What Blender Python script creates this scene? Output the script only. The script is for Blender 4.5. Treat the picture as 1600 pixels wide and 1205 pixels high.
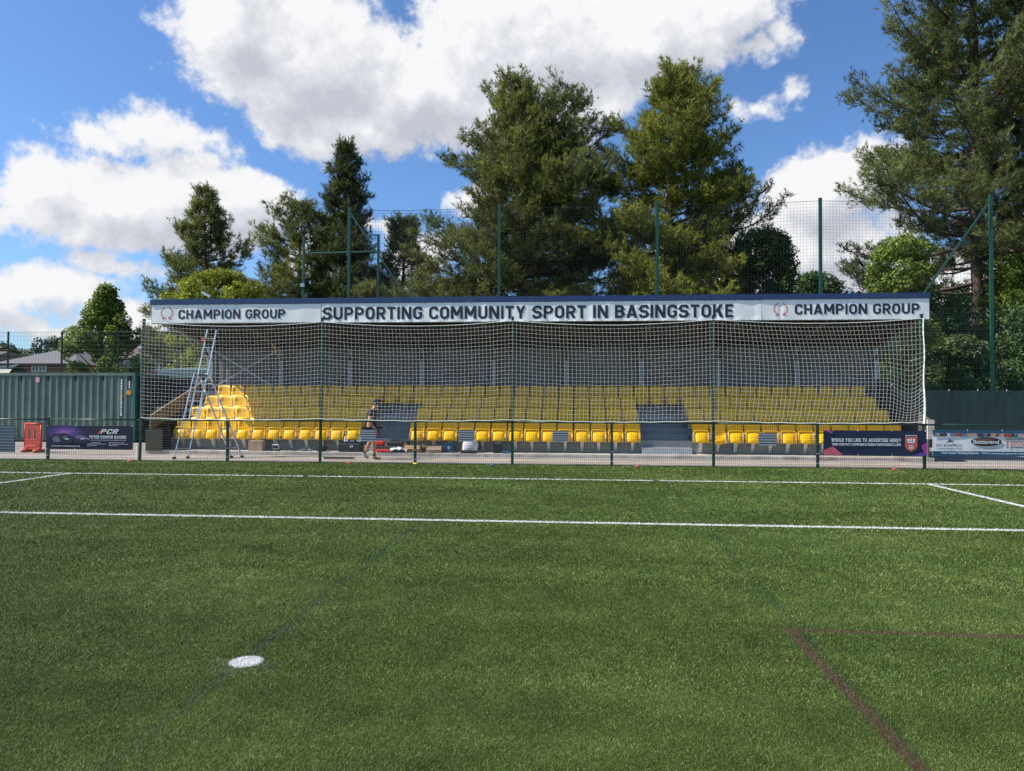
import bpy, bmesh, math, random
import numpy as np
from mathutils import Vector, Matrix

for _o in list(bpy.data.objects):
    bpy.data.objects.remove(_o)
scene = bpy.context.scene
COL = scene.collection
R = math.radians

# ------------------------------------------------------------------ camera
cam_d = bpy.data.cameras.new('camera')
cam = bpy.data.objects.new('camera', cam_d)
COL.objects.link(cam)
cam.location = (0, 0, 1.6275)
cam.rotation_euler = (math.pi / 2 + 0.02168, -0.0036, 0.08582)
cam_d.sensor_fit = 'HORIZONTAL'
cam_d.sensor_width = 36
cam_d.lens = 1144.09 / 1600 * 36
cam_d.clip_start = 0.05
cam_d.clip_end = 2000
scene.camera = cam

# ------------------------------------------------------------------ light, sky, exposure
SUN_TO = Vector((-0.92, -0.165, 1.0)).normalized()      # direction towards the sun
SUN_EL = math.asin(SUN_TO.z)
SUN_ROT = math.atan2(SUN_TO.x, SUN_TO.y)
sd = bpy.data.lights.new('sun', 'SUN')
sd.energy = 5.0
sd.angle = R(0.53)
sd.color = (1.0, 0.93, 0.82)
sun = bpy.data.objects.new('sun', sd)
COL.objects.link(sun)
sun.location = (-30, -5, 40)
sun.rotation_euler = (-SUN_TO).to_track_quat('-Z', 'Y').to_euler()
scene.view_settings.view_transform = 'Standard'
scene.view_settings.look = 'None'
scene.view_settings.exposure = 0.54
scene.view_settings.gamma = 1.0

world = bpy.data.worlds.new('World')
scene.world = world
world.use_nodes = True
WN, WL = world.node_tree.nodes, world.node_tree.links
WN.clear()


def build_sky():
    # cloud banks given as azimuth, elevation, half width, half height (degrees)
    banks = [(-21.0, 24.5, 10.5, 6.0), (-13.0, 22.8, 12.0, 4.6), (-4.0, 25.6, 12.5, 5.6), (5.5, 26.6, 10.0, 3.8), (11.0, 27.6, 6.0, 2.6),
             (-25.6, 25.6, 4.6, 6.0), (-17.5, 20.3, 9.8, 2.6), (-6.0, 20.6, 8.0, 2.4), (-1.0, 21.9, 5.5, 3.0), (-30.6, 18.3, 5.4, 1.7), (-34.4, 17.4, 2.4, 1.2), (-28.5, 16.4, 3.0, 1.6),
             (-38.0, 14.2, 4.2, 2.6), (-32.6, 13.4, 8.5, 3.4), (-26.6, 13.7, 6.0, 3.5), (-37.0, 11.6, 6.4, 2.0), (-23.0, 14.4, 2.8, 2.0),
             (-34.0, 9.4, 4.2, 1.1), (-37.2, 7.2, 5.0, 1.9), (-40.0, 6.4, 3.5, 2.3), (-37.0, 4.4, 7.0, 1.3), (-32.6, 5.6, 4.6, 1.5), (-27, 6.5, 3.4, 1.2),
             (18.3, 14.8, 4.4, 4.0), (16.6, 11.0, 8.2, 3.8), (20.5, 16.2, 3.0, 2.8), (9.8, 9.6, 6.0, 3.0), (-15.0, 13.6, 3.0, 0.6),
             (-8.0, 15.1, 2.6, 1.2), (-12.5, 10.8, 3.6, 2.6), (-20.0, 10.5, 3.0, 2.0), (13.4, 21.0, 2.6, 0.9), (15.6, 22.0, 1.6, 0.7), (13.5, 24.9, 2.0, 1.4), (15.6, 25.4, 1.6, 1.1),
             (10.3, 24.6, 1.8, 1.1), (26, 8, 6, 3), (60, 16, 14, 6), (90, 24, 18, 8),
             (-70, 20, 16, 7), (-100, 34, 20, 8), (140, 20, 22, 8), (-150, 24, 24, 8)]
    g = bpy.data.node_groups.new('cloud_field', 'ShaderNodeTree')
    g.interface.new_socket('Vector', in_out='INPUT', socket_type='NodeSocketVector')
    g.interface.new_socket('Field', in_out='OUTPUT', socket_type='NodeSocketFloat')
    n, l = g.nodes, g.links
    gi, go = n.new('NodeGroupInput'), n.new('NodeGroupOutput')

    def m(op, a, b=None, c=None):
        x = n.new('ShaderNodeMath'); x.operation = op
        for k, v in enumerate((a, b, c)):
            if v is None: continue
            if isinstance(v, (int, float)): x.inputs[k].default_value = v
            else: l.new(v, x.inputs[k])
        return x.outputs[0]

    def noise(scale, detail, rough, vec):
        x = n.new('ShaderNodeTexNoise'); x.inputs['Scale'].default_value = scale
        x.inputs['Detail'].default_value = detail; x.inputs['Roughness'].default_value = rough
        l.new(vec, x.inputs['Vector']); return x
    sx = n.new('ShaderNodeSeparateXYZ'); l.new(gi.outputs[0], sx.inputs[0])
    az = m('MULTIPLY', m('ARCTAN2', sx.outputs[0], sx.outputs[1]), 180 / math.pi)
    el = m('MULTIPLY', m('ARCSINE', sx.outputs[2]), 180 / math.pi)
    cb = n.new('ShaderNodeCombineXYZ'); l.new(az, cb.inputs[0]); l.new(el, cb.inputs[1])
    warp = noise(9.0, 4, 0.55, gi.outputs[0])
    wv = n.new('ShaderNodeVectorMath'); wv.operation = 'MULTIPLY_ADD'
    l.new(warp.outputs['Color'], wv.inputs[0]); wv.inputs[1].default_value = (5.0, 3.6, 0); wv.inputs[2].default_value = (-2.5, -1.8, 0)
    ad = n.new('ShaderNodeVectorMath'); ad.operation = 'ADD'
    l.new(cb.outputs[0], ad.inputs[0]); l.new(wv.outputs[0], ad.inputs[1])
    cur = None
    for a, e, ra, re in banks:
        s = n.new('ShaderNodeVectorMath'); s.operation = 'MULTIPLY_ADD'
        l.new(ad.outputs[0], s.inputs[0]); s.inputs[1].default_value = (1 / ra, 1 / re, 0); s.inputs[2].default_value = (-a / ra, -e / re, 0)
        ln = n.new('ShaderNodeVectorMath'); ln.operation = 'LENGTH'; l.new(s.outputs[0], ln.inputs[0])
        sc = min(1.0, 0.10 + re / 4.2)
        v = m('MULTIPLY_ADD', ln.outputs['Value'], -sc, sc)
        if cur is None: cur = v
        else:
            x = n.new('ShaderNodeMath'); x.operation = 'SMOOTH_MAX'; l.new(cur, x.inputs[0]); l.new(v, x.inputs[1]); x.inputs[2].default_value = 0.12
            cur = x.outputs[0]
    f1 = noise(17.0, 9, 0.62, gi.outputs[0])
    f2 = noise(55.0, 6, 0.6, gi.outputs[0])
    cur = m('ADD', cur, m('MULTIPLY', m('SUBTRACT', f1.outputs[0], 0.5), 1.0))
    cur = m('ADD', cur, m('MULTIPLY', m('SUBTRACT', f2.outputs[0], 0.5), 0.50))
    l.new(cur, go.inputs[0])

    n, l = WN, WL
    tc = n.new('ShaderNodeTexCoord')
    nrm = n.new('ShaderNodeVectorMath'); nrm.operation = 'NORMALIZE'; l.new(tc.outputs['Generated'], nrm.inputs[0])

    def field(off):
        v = nrm.outputs[0]
        if off:
            a = n.new('ShaderNodeVectorMath'); a.operation = 'ADD'; l.new(v, a.inputs[0]); a.inputs[1].default_value = off
            b = n.new('ShaderNodeVectorMath'); b.operation = 'NORMALIZE'; l.new(a.outputs[0], b.inputs[0]); v = b.outputs[0]
        q = n.new('ShaderNodeGroup'); q.node_tree = g; l.new(v, q.inputs[0]); return q.outputs[0]

    def m(op, a, b=None, c=None, clamp=False):
        x = n.new('ShaderNodeMath'); x.operation = op; x.use_clamp = clamp
        for k, v in enumerate((a, b, c)):
            if v is None: continue
            if isinstance(v, (int, float)): x.inputs[k].default_value = v
            else: l.new(v, x.inputs[k])
        return x.outputs[0]
    f0 = field(None)
    fs = field((-0.022, -0.004, 0.036))
    mr = n.new('ShaderNodeMapRange'); mr.interpolation_type = 'SMOOTHSTEP'
    l.new(f0, mr.inputs[0]); mr.inputs[1].default_value = -0.04; mr.inputs[2].default_value = 0.27
    # light side towards the sun, grey thick bottoms away from it
    lit = m('SUBTRACT', f0, fs)
    lit = m('MULTIPLY_ADD', lit, 0.80, 0.66)
    thick = m('MULTIPLY', m('MAXIMUM', m('SUBTRACT', fs, 0.25), 0.0), 0.62)
    lit = m('SUBTRACT', lit, thick, clamp=True)
    cr = n.new('ShaderNodeValToRGB'); l.new(lit, cr.inputs[0])
    e = cr.color_ramp.elements
    e[0].position = 0.0; e[0].color = (0.57, 0.60, 0.67, 1)
    e[1].position = 0.85; e[1].color = (.97, .97, .985, 1)
    x = e.new(0.45); x.color = (0.74, 0.76, 0.82, 1)
    cs = n.new('ShaderNodeVectorMath'); cs.operation = 'SCALE'; l.new(cr.outputs[0], cs.inputs[0]); cs.inputs['Scale'].default_value = 0.67 / SKY_STRENGTH
    sky = n.new('ShaderNodeTexSky'); sky.sky_type = 'NISHITA'; sky.sun_disc = False
    sky.sun_elevation = SUN_EL; sky.sun_rotation = SUN_ROT
    sky.air_density = 1.0; sky.dust_density = 0.6; sky.ozone_density = 2.0
    tint = n.new('ShaderNodeVectorMath'); tint.operation = 'MULTIPLY'; l.new(sky.outputs[0], tint.inputs[0]); tint.inputs[1].default_value = SKY_TINT
    mx = n.new('ShaderNodeMix'); mx.data_type = 'RGBA'
    l.new(mr.outputs[0], mx.inputs[0]); l.new(tint.outputs[0], mx.inputs[6]); l.new(cs.outputs[0], mx.inputs[7])
    bg = n.new('ShaderNodeBackground'); bg.inputs['Strength'].default_value = SKY_STRENGTH
    l.new(mx.outputs[2], bg.inputs[0])
    out = n.new('ShaderNodeOutputWorld'); l.new(bg.outputs[0], out.inputs[0])


SKY_STRENGTH = 0.095
SKY_TINT = (0.69, 0.93, 1.22)
build_sky()

# ------------------------------------------------------------------ object helpers
def link(o, parent=None):
    COL.objects.link(o)
    if parent is not None:
        o.parent = parent
    return o


def tag(o, label=None, cat=None, group=None, kind=None):
    if label: o['label'] = label
    if cat: o['category'] = cat
    if group: o['group'] = group
    if kind: o['kind'] = kind
    return o


def thing(name, label, cat, loc=(0, 0, 0), group=None, rz=0.0):
    o = bpy.data.objects.new(name, None)
    o.empty_display_size = 0.2
    o.location = loc
    o.rotation_euler = (0, 0, rz)
    link(o)
    return tag(o, label, cat, group)


class MB:
    """collects faces of one part"""
    def __init__(self, off=(0, 0, 0)):
        self.v, self.f, self.o = [], [], Vector(off)

    def add(self, vs, fs):
        k = len(self.v)
        self.v += [tuple(Vector(p) - self.o) for p in vs]
        self.f += [tuple(i + k for i in f) for f in fs]
        return self

    def box(self, x0, x1, y0, y1, z0, z1):
        return self.add([(x0, y0, z0), (x1, y0, z0), (x1, y1, z0), (x0, y1, z0), (x0, y0, z1), (x1, y0, z1), (x1, y1, z1), (x0, y1, z1)],
                        [(0, 3, 2, 1), (4, 5, 6, 7), (0, 1, 5, 4), (1, 2, 6, 5), (2, 3, 7, 6), (3, 0, 4, 7)])

    def cbox(self, c, s, b=0.0, rz=0.0):
        """box with chamfered vertical and top edges"""
        hx, hy, hz = s[0] / 2, s[1] / 2, s[2]
        b = min(b, hx * .9, hy * .9, hz * .45)
        M = Matrix.Translation(c) @ Matrix.Rotation(rz, 4, 'Z')

        def ring(ix, z):
            a, d = hx - ix, hy - ix
            k = b
            return [(-a + k, -d, z), (a - k, -d, z), (a, -d + k, z), (a, d - k, z), (a - k, d, z), (-a + k, d, z), (-a, d - k, z), (-a, -d + k, z)]
        if b <= 0:
            p = [M @ Vector(q) for q in [(-hx, -hy, 0), (hx, -hy, 0), (hx, hy, 0), (-hx, hy, 0), (-hx, -hy, hz), (hx, -hy, hz), (hx, hy, hz), (-hx, hy, hz)]]
            return self.add(p, [(0, 3, 2, 1), (4, 5, 6, 7), (0, 1, 5, 4), (1, 2, 6, 5), (2, 3, 7, 6), (3, 0, 4, 7)])
        rs = ring(b, 0) + ring(0, b) + ring(0, hz - b) + ring(b, hz)
        fs = [tuple(range(7, -1, -1)), tuple(range(24, 32))]
        for r in range(3):
            for i in range(8):
                j = (i + 1) % 8
                fs.append((r * 8 + i, r * 8 + j, r * 8 + 8 + j, r * 8 + 8 + i))
        return self.add([M @ Vector(q) for q in rs], fs)

    def tube(self, pts, rad, n=6, cap=True):
        pts = [Vector(p) for p in pts]
        rads = rad if isinstance(rad, (list, tuple)) else [rad] * len(pts)
        vs, fs = [], []
        up = None
        for i, p in enumerate(pts):
            d = (pts[min(i + 1, len(pts) - 1)] - pts[max(i - 1, 0)]).normalized()
            if up is None:
                up = Vector((0, 0, 1)) if abs(d.z) < .9 else Vector((0, 1, 0))
            a = d.cross(up).normalized(); b = a.cross(d).normalized(); up = b
            for k in range(n):
                t = 2 * math.pi * (k + .5) / n
                vs.append(p + (a * math.cos(t) + b * math.sin(t)) * rads[i])
        for i in range(len(pts) - 1):
            for k in range(n):
                j = (k + 1) % n
                fs.append((i * n + k, i * n + j, i * n + n + j, i * n + n + k))
        if cap:
            fs.append(tuple(range(n - 1, -1, -1)))
            fs.append(tuple(range(len(vs) - n, len(vs))))
        return self.add(vs, fs)

    def bar(self, a, b, w, h, side=(0, 0, 1)):
        """rectangular bar from a to b; w across, h along the side direction"""
        a, b = Vector(a), Vector(b)
        d = (b - a).normalized(); s = Vector(side)
        x = d.cross(s)
        if x.length < 1e-4: x = d.cross(Vector((1, 0, 0)))
        x.normalize(); y = x.cross(d).normalized()
        x *= w / 2; y *= h / 2
        vs = [a - x - y, a + x - y, a + x + y, a - x + y, b - x - y, b + x - y, b + x + y, b - x + y]
        return self.add(vs, [(0, 1, 2, 3), (7, 6, 5, 4), (0, 4, 5, 1), (1, 5, 6, 2), (2, 6, 7, 3), (3, 7, 4, 0)])

    def prism(self, poly, y0, y1):
        """polygon in XZ pushed along Y"""
        n = len(poly)
        vs = [(x, y0, z) for x, z in poly] + [(x, y1, z) for x, z in poly]
        fs = [tuple(range(n)), tuple(range(2 * n - 1, n - 1, -1))] + [(i, n + i, n + (i + 1) % n, (i + 1) % n) for i in range(n)]
        return self.add(vs, fs)

    def prism_x(self, poly, x0, x1):
        n = len(poly)
        vs = [(x0, y, z) for y, z in poly] + [(x1, y, z) for y, z in poly]
        fs = [tuple(range(n)), tuple(range(2 * n - 1, n - 1, -1))] + [(i, n + i, n + (i + 1) % n, (i + 1) % n) for i in range(n)]
        return self.add(vs, fs)

    def lathe(self, prof, c=(0, 0, 0), n=16):
        vs, fs = [], []
        c = Vector(c)
        for r, z in prof:
            for k in range(n):
                t = 2 * math.pi * k / n
                vs.append(c + Vector((r * math.cos(t), r * math.sin(t), z)))
        for i in range(len(prof) - 1):
            for k in range(n):
                j = (k + 1) % n
                fs.append((i * n + k, i * n + j, i * n + n + j, i * n + n + k))
        fs.append(tuple(range(n - 1, -1, -1))); fs.append(tuple(range(len(vs) - n, len(vs))))
        return self.add(vs, fs)

    def shell(self, fn, nu, nv, th):
        """closed thin shell; fn(u,v) -> point and normal for u,v in -1..1"""
        fr, bk = [], []
        for j in range(nv + 1):
            for i in range(nu + 1):
                p, nn = fn(-1 + 2 * i / nu, -1 + 2 * j / nv)
                p, nn = Vector(p), Vector(nn).normalized()
                fr.append(p + nn * th / 2); bk.append(p - nn * th / 2)
        w = nu + 1; N = len(fr); fs = []
        for j in range(nv):
            for i in range(nu):
                a, b, c, d = j * w + i, j * w + i + 1, (j + 1) * w + i + 1, (j + 1) * w + i
                fs.append((a, b, c, d)); fs.append((N + d, N + c, N + b, N + a))
        ed = [i for i in range(w)] + [j * w + nu for j in range(1, nv + 1)] + [nv * w + i for i in range(nu - 1, -1, -1)] + [j * w for j in range(nv - 1, 0, -1)]
        for k in range(len(ed)):
            a, b = ed[k], ed[(k + 1) % len(ed)]
            fs.append((b, a, N + a, N + b))
        return self.add(fr + bk, fs)

    def mesh(self, name, mat, smooth=False):
        me = bpy.data.meshes.new(name)
        me.from_pydata(self.v, [], self.f)
        me.validate()
        if isinstance(mat, (list, tuple)):
            for q in mat: me.materials.append(q)
        else:
            me.materials.append(mat)
        if smooth:
            me.shade_smooth()
        me.update()
        return me

    def build(self, name, mat, parent=None, smooth=False, fix=True):
        me = self.mesh(name, mat, smooth)
        if fix and len(me.polygons) < 20000:
            bm = bmesh.new(); bm.from_mesh(me); bmesh.ops.recalc_face_normals(bm, faces=bm.faces); bm.to_mesh(me); bm.free()
        return link(bpy.data.objects.new(name, me), parent)


def tri_mesh(name, V, F, mat, tint=None, parent=None):
    V = np.asarray(V, np.float32); F = np.asarray(F, np.int32)
    me = bpy.data.meshes.new(name)
    k = F.shape[1]
    me.vertices.add(len(V)); me.vertices.foreach_set('co', V.ravel())
    me.loops.add(F.size); me.loops.foreach_set('vertex_index', F.ravel())
    me.polygons.add(len(F)); me.polygons.foreach_set('loop_start', np.arange(0, F.size, k, dtype=np.int32))
    me.polygons.foreach_set('loop_total', np.full(len(F), k, np.int32))
    me.update(calc_edges=True)
    if tint is not None:
        a = me.attributes.new('tint', 'FLOAT', 'FACE'); a.data.foreach_set('value', np.asarray(tint, np.float32))
    me.materials.append(mat)
    return link(bpy.data.objects.new(name, me), parent)


# ------------------------------------------------------------------ materials
def new_mat(name):
    m = bpy.data.materials.new(name); m.use_nodes = True
    nt = m.node_tree; b = nt.nodes['Principled BSDF']
    return m, nt.nodes, nt.links, b


def lerp_col(c, k):
    return (min(1, c[0] * k), min(1, c[1] * k), min(1, c[2] * k), 1)


def mat(name, col, rough=0.6, metal=0.0, var=0.15, scale=6.0, bump=0.0, bscale=60.0, spec=0.5, stretch=(1, 1, 1), coat=0.0):
    """painted, plastic, metal or mineral surface with uneven tone and fine bump"""
    m, n, l, b = new_mat(name)
    tc = n.new('ShaderNodeTexCoord')
    mp = n.new('ShaderNodeMapping'); mp.inputs['Scale'].default_value = stretch
    l.new(tc.outputs['Object'], mp.inputs[0])
    no = n.new('ShaderNodeTexNoise'); no.inputs['Scale'].default_value = scale; no.inputs['Detail'].default_value = 6; no.inputs['Roughness'].default_value = .6
    l.new(mp.outputs[0], no.inputs['Vector'])
    cr = n.new('ShaderNodeValToRGB'); l.new(no.outputs[0], cr.inputs[0])
    cr.color_ramp.elements[0].position = .3; cr.color_ramp.elements[0].color = lerp_col(col, 1 - var)
    cr.color_ramp.elements[1].position = .7; cr.color_ramp.elements[1].color = lerp_col(col, 1 + var)
    l.new(cr.outputs[0], b.inputs['Base Color'])
    mr = n.new('ShaderNodeMapRange'); l.new(no.outputs[0], mr.inputs[0])
    mr.inputs[3].default_value = max(.02, rough - .1); mr.inputs[4].default_value = min(1, rough + .1)
    l.new(mr.outputs[0], b.inputs['Roughness'])
    b.inputs['Metallic'].default_value = metal
    b.inputs['Specular IOR Level'].default_value = spec
    b.inputs['Coat Weight'].default_value = coat
    if bump:
        n2 = n.new('ShaderNodeTexNoise'); n2.inputs['Scale'].default_value = bscale; n2.inputs['Detail'].default_value = 4
        l.new(mp.outputs[0], n2.inputs['Vector'])
        bp = n.new('ShaderNodeBump'); bp.inputs['Strength'].default_value = bump; bp.inputs['Distance'].default_value = .01
        l.new(n2.outputs[0], bp.inputs['Height']); l.new(bp.outputs[0], b.inputs['Normal'])
    return m


def leaf_mat(name, cols, rough=.55, trans=.34):
    """foliage: every clump has its own tone through the 'tint' attribute"""
    m, n, l, b = new_mat(name)
    at = n.new('ShaderNodeAttribute'); at.attribute_name = 'tint'
    cr = n.new('ShaderNodeValToRGB'); l.new(at.outputs['Fac'], cr.inputs[0])
    e = cr.color_ramp.elements
    e[0].position = 0; e[0].color = (*cols[0], 1); e[1].position = 1; e[1].color = (*cols[-1], 1)
    for i, c in enumerate(cols[1:-1]):
        x = e.new((i + 1) / (len(cols) - 1)); x.color = (*c, 1)
    l.new(cr.outputs[0], b.inputs['Base Color'])
    b.inputs['Roughness'].default_value = rough; b.inputs['Specular IOR Level'].default_value = .3
    tr = n.new('ShaderNodeBsdfTranslucent'); l.new(cr.outputs[0], tr.inputs[0])
    ms = n.new('ShaderNodeMixShader'); ms.inputs[0].default_value = trans
    l.new(b.outputs[0], ms.inputs[1]); l.new(tr.outputs[0], ms.inputs[2])
    l.new(ms.outputs[0], n['Material Output'].inputs[0])
    return m


GOAL_X, GOAL_Y = -2.05, 15.37


def turf_mat(name, blades):
    """artificial turf with its sprayed lines; the same colours serve the pile and the carpet under it"""
    m, n, l, b = new_mat(name)
    ge = n.new('ShaderNodeNewGeometry')
    sx = n.new('ShaderNodeSeparateXYZ'); l.new(ge.outputs['Position'], sx.inputs[0])

    def mth(op, a, c=None, d=None, clamp=False):
        x = n.new('ShaderNodeMath'); x.operation = op; x.use_clamp = clamp
        for k, v in enumerate((a, c, d)):
            if v is None: continue
            if isinstance(v, (int, float)): x.inputs[k].default_value = v
            else: l.new(v, x.inputs[k])
        return x.outputs[0]

    def noise(scale, det, rough=.6, st=(1, 1, 1)):
        mp = n.new('ShaderNodeMapping'); mp.inputs['Scale'].default_value = st; l.new(ge.outputs['Position'], mp.inputs[0])
        x = n.new('ShaderNodeTexNoise'); x.inputs['Scale'].default_value = scale; x.inputs['Detail'].default_value = det; x.inputs['Roughness'].default_value = rough
        l.new(mp.outputs[0], x.inputs['Vector']); return x.outputs[0]
    fuzz = mth('MULTIPLY_ADD', noise(120, 2), .05, -.025)
    X = mth('ADD', sx.outputs[0], fuzz)
    Y = mth('ADD', sx.outputs[1], mth('MULTIPLY_ADD', noise(90, 2), .05, -.025))
    soft = .012

    def band(v, c, w):
        return mth('MULTIPLY', mth('SUBTRACT', w / 2, mth('ABSOLUTE', mth('SUBTRACT', v, c))), 1 / soft, clamp=True)

    def above(v, c): return mth('MULTIPLY', mth('SUBTRACT', v, c), 1 / soft, clamp=True)
    def below(v, c): return mth('MULTIPLY', mth('SUBTRACT', c, v), 1 / soft, clamp=True)
    mul = lambda *a: a[0] if len(a) == 1 else mth('MULTIPLY', a[0], mul(*a[1:]))
    mx = lambda *a: a[0] if len(a) == 1 else mth('MAXIMUM', a[0], mx(*a[1:]))
    gl = band(Y, GOAL_Y, .12)
    for s in (-1, 1):
        gl = mul(gl, mth('SUBTRACT', 1.0, band(X, GOAL_X + s * 3.72, .13)))
    six = band(Y, GOAL_Y - 5.44, .13)
    sides = mul(mx(band(X, GOAL_X - 9.1, .12), band(X, GOAL_X + 9.1, .12)), above(Y, GOAL_Y - 5.5), below(Y, GOAL_Y))
    six = mul(six, above(X, GOAL_X - 9.16), below(X, GOAL_X + 9.16))
    dx, dy = mth('SUBTRACT', X, GOAL_X + .01), mth('SUBTRACT', Y, GOAL_Y - 10.93)
    rad = mth('SQRT', mth('ADD', mth('MULTIPLY', dx, dx), mth('MULTIPLY', dy, dy)))
    spot = mth('MULTIPLY', mth('SUBTRACT', .108, rad), 1 / .016, clamp=True)
    halo = mul(mth('MULTIPLY', mth('SUBTRACT', .30, rad), 1 / .2, clamp=True), below(Y, GOAL_Y - 10.9), .05)
    white = mx(gl, six, sides, spot)
    white = mx(white, halo)
    brown = mx(mul(band(X, 1.53, .095), below(Y, 5.465)), mul(band(Y, 5.42, .095), above(X, 1.485)))
    brown = mul(brown, mth('MULTIPLY_ADD', noise(34, 4), 2.4, -.42, clamp=True))
    fade = mth('MULTIPLY_ADD', noise(1.3, 3), 2.6, -.75, clamp=True)
    blue = mul(band(X, -2.07, .085), below(Y, 11.6), fade, .30)
    dxl = mth('SUBTRACT', X, mth('MULTIPLY_ADD', Y, .024, 1.47))
    dark = mul(band(dxl, 0.0, .10), below(Y, 15.4), mth('MULTIPLY_ADD', noise(2.1, 3), 2.4, -.6, clamp=True), .40)
    big = noise(.35, 4)
    mid = noise(2.2, 5, .65)
    swirl = noise(5.5, 4, .6, (1, .5, 1))
    rolls = noise(1.1, 3, .6, (.10, 1, 1))
    tone = mth('ADD', mth('ADD', mth('MULTIPLY', big, .32), mth('MULTIPLY', rolls, .24)), mth('ADD', mth('MULTIPLY', mid, .28), mth('MULTIPLY', swirl, .16)))
    if blades:
        at = n.new('ShaderNodeAttribute'); at.attribute_name = 'tint'
        tone = mth('ADD', mth('MULTIPLY_ADD', tone, 1.7, -.84), at.outputs['Fac'])
    else:
        fine = noise(150, 4, .75); fine2 = noise(38, 5, .7)
        tone = mth('ADD', mth('MULTIPLY_ADD', tone, 1.0, -.5), mth('ADD', mth('MULTIPLY', fine, .75), mth('MULTIPLY_ADD', fine2, .75, -.25)))
    cr = n.new('ShaderNodeValToRGB'); l.new(tone, cr.inputs[0])
    e = cr.color_ramp.elements
    if blades: cols = [(0.0, (0.01, 0.021, 0.005)), (0.3, (0.041, 0.076, 0.013)), (0.58, (0.097, 0.154, 0.029)), (0.85, (0.197, 0.26, 0.073)), (1.0, (0.352, 0.417, 0.193))]
    else: cols = [(0.08, (0.01, 0.018, 0.004)), (0.36, (0.036, 0.06, 0.013)), (0.6, (0.081, 0.122, 0.025)), (0.84, (0.156, 0.204, 0.052)), (1.0, (0.269, 0.313, 0.116))]
    e[0].position, e[0].color = cols[0][0], (*cols[0][1], 1)
    e[1].position, e[1].color = cols[-1][0], (*cols[-1][1], 1)
    for p, c in cols[1:-1]:
        x = e.new(p); x.color = (*c, 1)
    cur = cr.outputs[0]
    for fac, c in ((dark, (.022, .042, .030)), (blue, (.030, .055, .075)), (brown, (.098, .066, .044)), (white, (.66, .67, .68))):
        x = n.new('ShaderNodeMix'); x.data_type = 'RGBA'
        l.new(fac, x.inputs[0]); l.new(cur, x.inputs[6]); x.inputs[7].default_value = (*c, 1); cur = x.outputs[2]
    l.new(cur, b.inputs['Base Color'])
    b.inputs['Roughness'].default_value = .55 if blades else .9
    b.inputs['Specular IOR Level'].default_value = .22 if blades else .08
    if not blades:
        bp = n.new('ShaderNodeBump'); bp.inputs['Strength'].default_value = .8; bp.inputs['Distance'].default_value = .03
        l.new(noise(140, 3, .7), bp.inputs['Height']); l.new(bp.outputs[0], b.inputs['Normal'])
    return m


YELLOW = mat('seat_yellow_plastic', (.94, .53, .004), .40, var=.08, scale=9)
SEAT_GREY = mat('galvanised_bracket', (.56, .56, .57), .45, .25, var=.2, scale=20)
FENCE_GREEN = mat('dark_green_powder_coat', (.010, .050, .036), .38, var=.2, scale=8)
POST_GREEN = mat('green_post_paint', (.011, .070, .050), .42, var=.15, scale=5)
WIRE_DARK = mat('dark_green_wire', (.012, .040, .030), .5, var=.1)
NET_WHITE = mat('white_net_cord', (.82, .83, .78), .8, var=.1, scale=30)
NAVY = mat('navy_trim_sheet', (.020, .050, .14), .4, var=.12, scale=3)
PVC = mat('white_pvc_banner', (.92, .91, .90), .42, var=.04, scale=2.5)
INK = mat('dark_navy_ink', (.018, .022, .040), .5, var=.1)
WHITE = mat('white_ink', (.78, .79, .82), .5, var=.03)
RED_INK = mat('red_ink', (.62, .10, .08), .5, var=.1)
ALU = mat('aluminium', (.55, .57, .60), .35, .85, var=.12, scale=12, stretch=(1, 1, .2))
STEEL = mat('galvanised_steel', (.34, .37, .41), .5, .25, var=.15, scale=7)
CONC = mat('concrete_plinth', (.50, .47, .43), .85, var=.2, scale=3, bump=.3, bscale=70)
TERR = mat('grey_terrace_boards', (.30, .31, .32), .6, var=.15, scale=4, stretch=(.3, 1, 1))
RISER = mat('grey_green_riser_board', (.23, .25, .24), .65, var=.2, scale=4, stretch=(.3, 1, 1))
STEPMETAL = mat('pale_step_metal', (.40, .43, .46), .5, .2, var=.12, scale=6)
WALLSHEET = mat('grey_corrugated_sheet', (.170, .170, .178), .55, var=.12, scale=2.2, stretch=(1, 1, .25))
ROOFSHEET = mat('dark_roof_sheet', (.040, .034, .028), .7, var=.25, scale=3)
PLY = mat('weathered_plywood', (.20, .135, .070), .75, var=.3, scale=3, stretch=(1, .3, 1))
DARKWOOD = mat('dark_grey_boards', (.085, .080, .080), .8, var=.3, scale=3)
TAN = mat('tan_timber', (.42, .31, .17), .7, var=.2, scale=6)
BLACK = mat('black_plastic', (.018, .018, .020), .45, var=.2, scale=10)
DGREY = mat('dark_grey_plastic', (.06, .065, .075), .5, var=.2, scale=10)
RED = mat('red_plastic', (.52, .035, .022), .42, var=.12, scale=9)
ORANGE_RED = mat('barrier_orange_red', (.44, .032, .015), .5, var=.18, scale=6)
CARD = mat('brown_cardboard', (.36, .23, .13), .85, var=.12, scale=7)
CARD2 = mat('pinkish_cardboard', (.46, .33, .25), .85, var=.1, scale=7)
BLUE = mat('blue_plastic', (.016, .085, .19), .4, var=.15, scale=9)
WHITE_SACK = mat('white_plastic_sack', (.68, .70, .72), .5, var=.08, scale=9, bump=.4, bscale=25)
DISC_RED = mat('marker_red', (.50, .07, .045), .5, var=.05)
DISC_YEL = mat('marker_yellow', (.62, .54, .05), .5, var=.05)
DISC_BLUE = mat('marker_blue', (.03, .10, .28), .5, var=.05)
CONTAINER = mat('green_container_paint', (.112, .172, .148), .5, var=.25, scale=1.8, stretch=(1, 1, .35), bump=.1, bscale=12)
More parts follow.
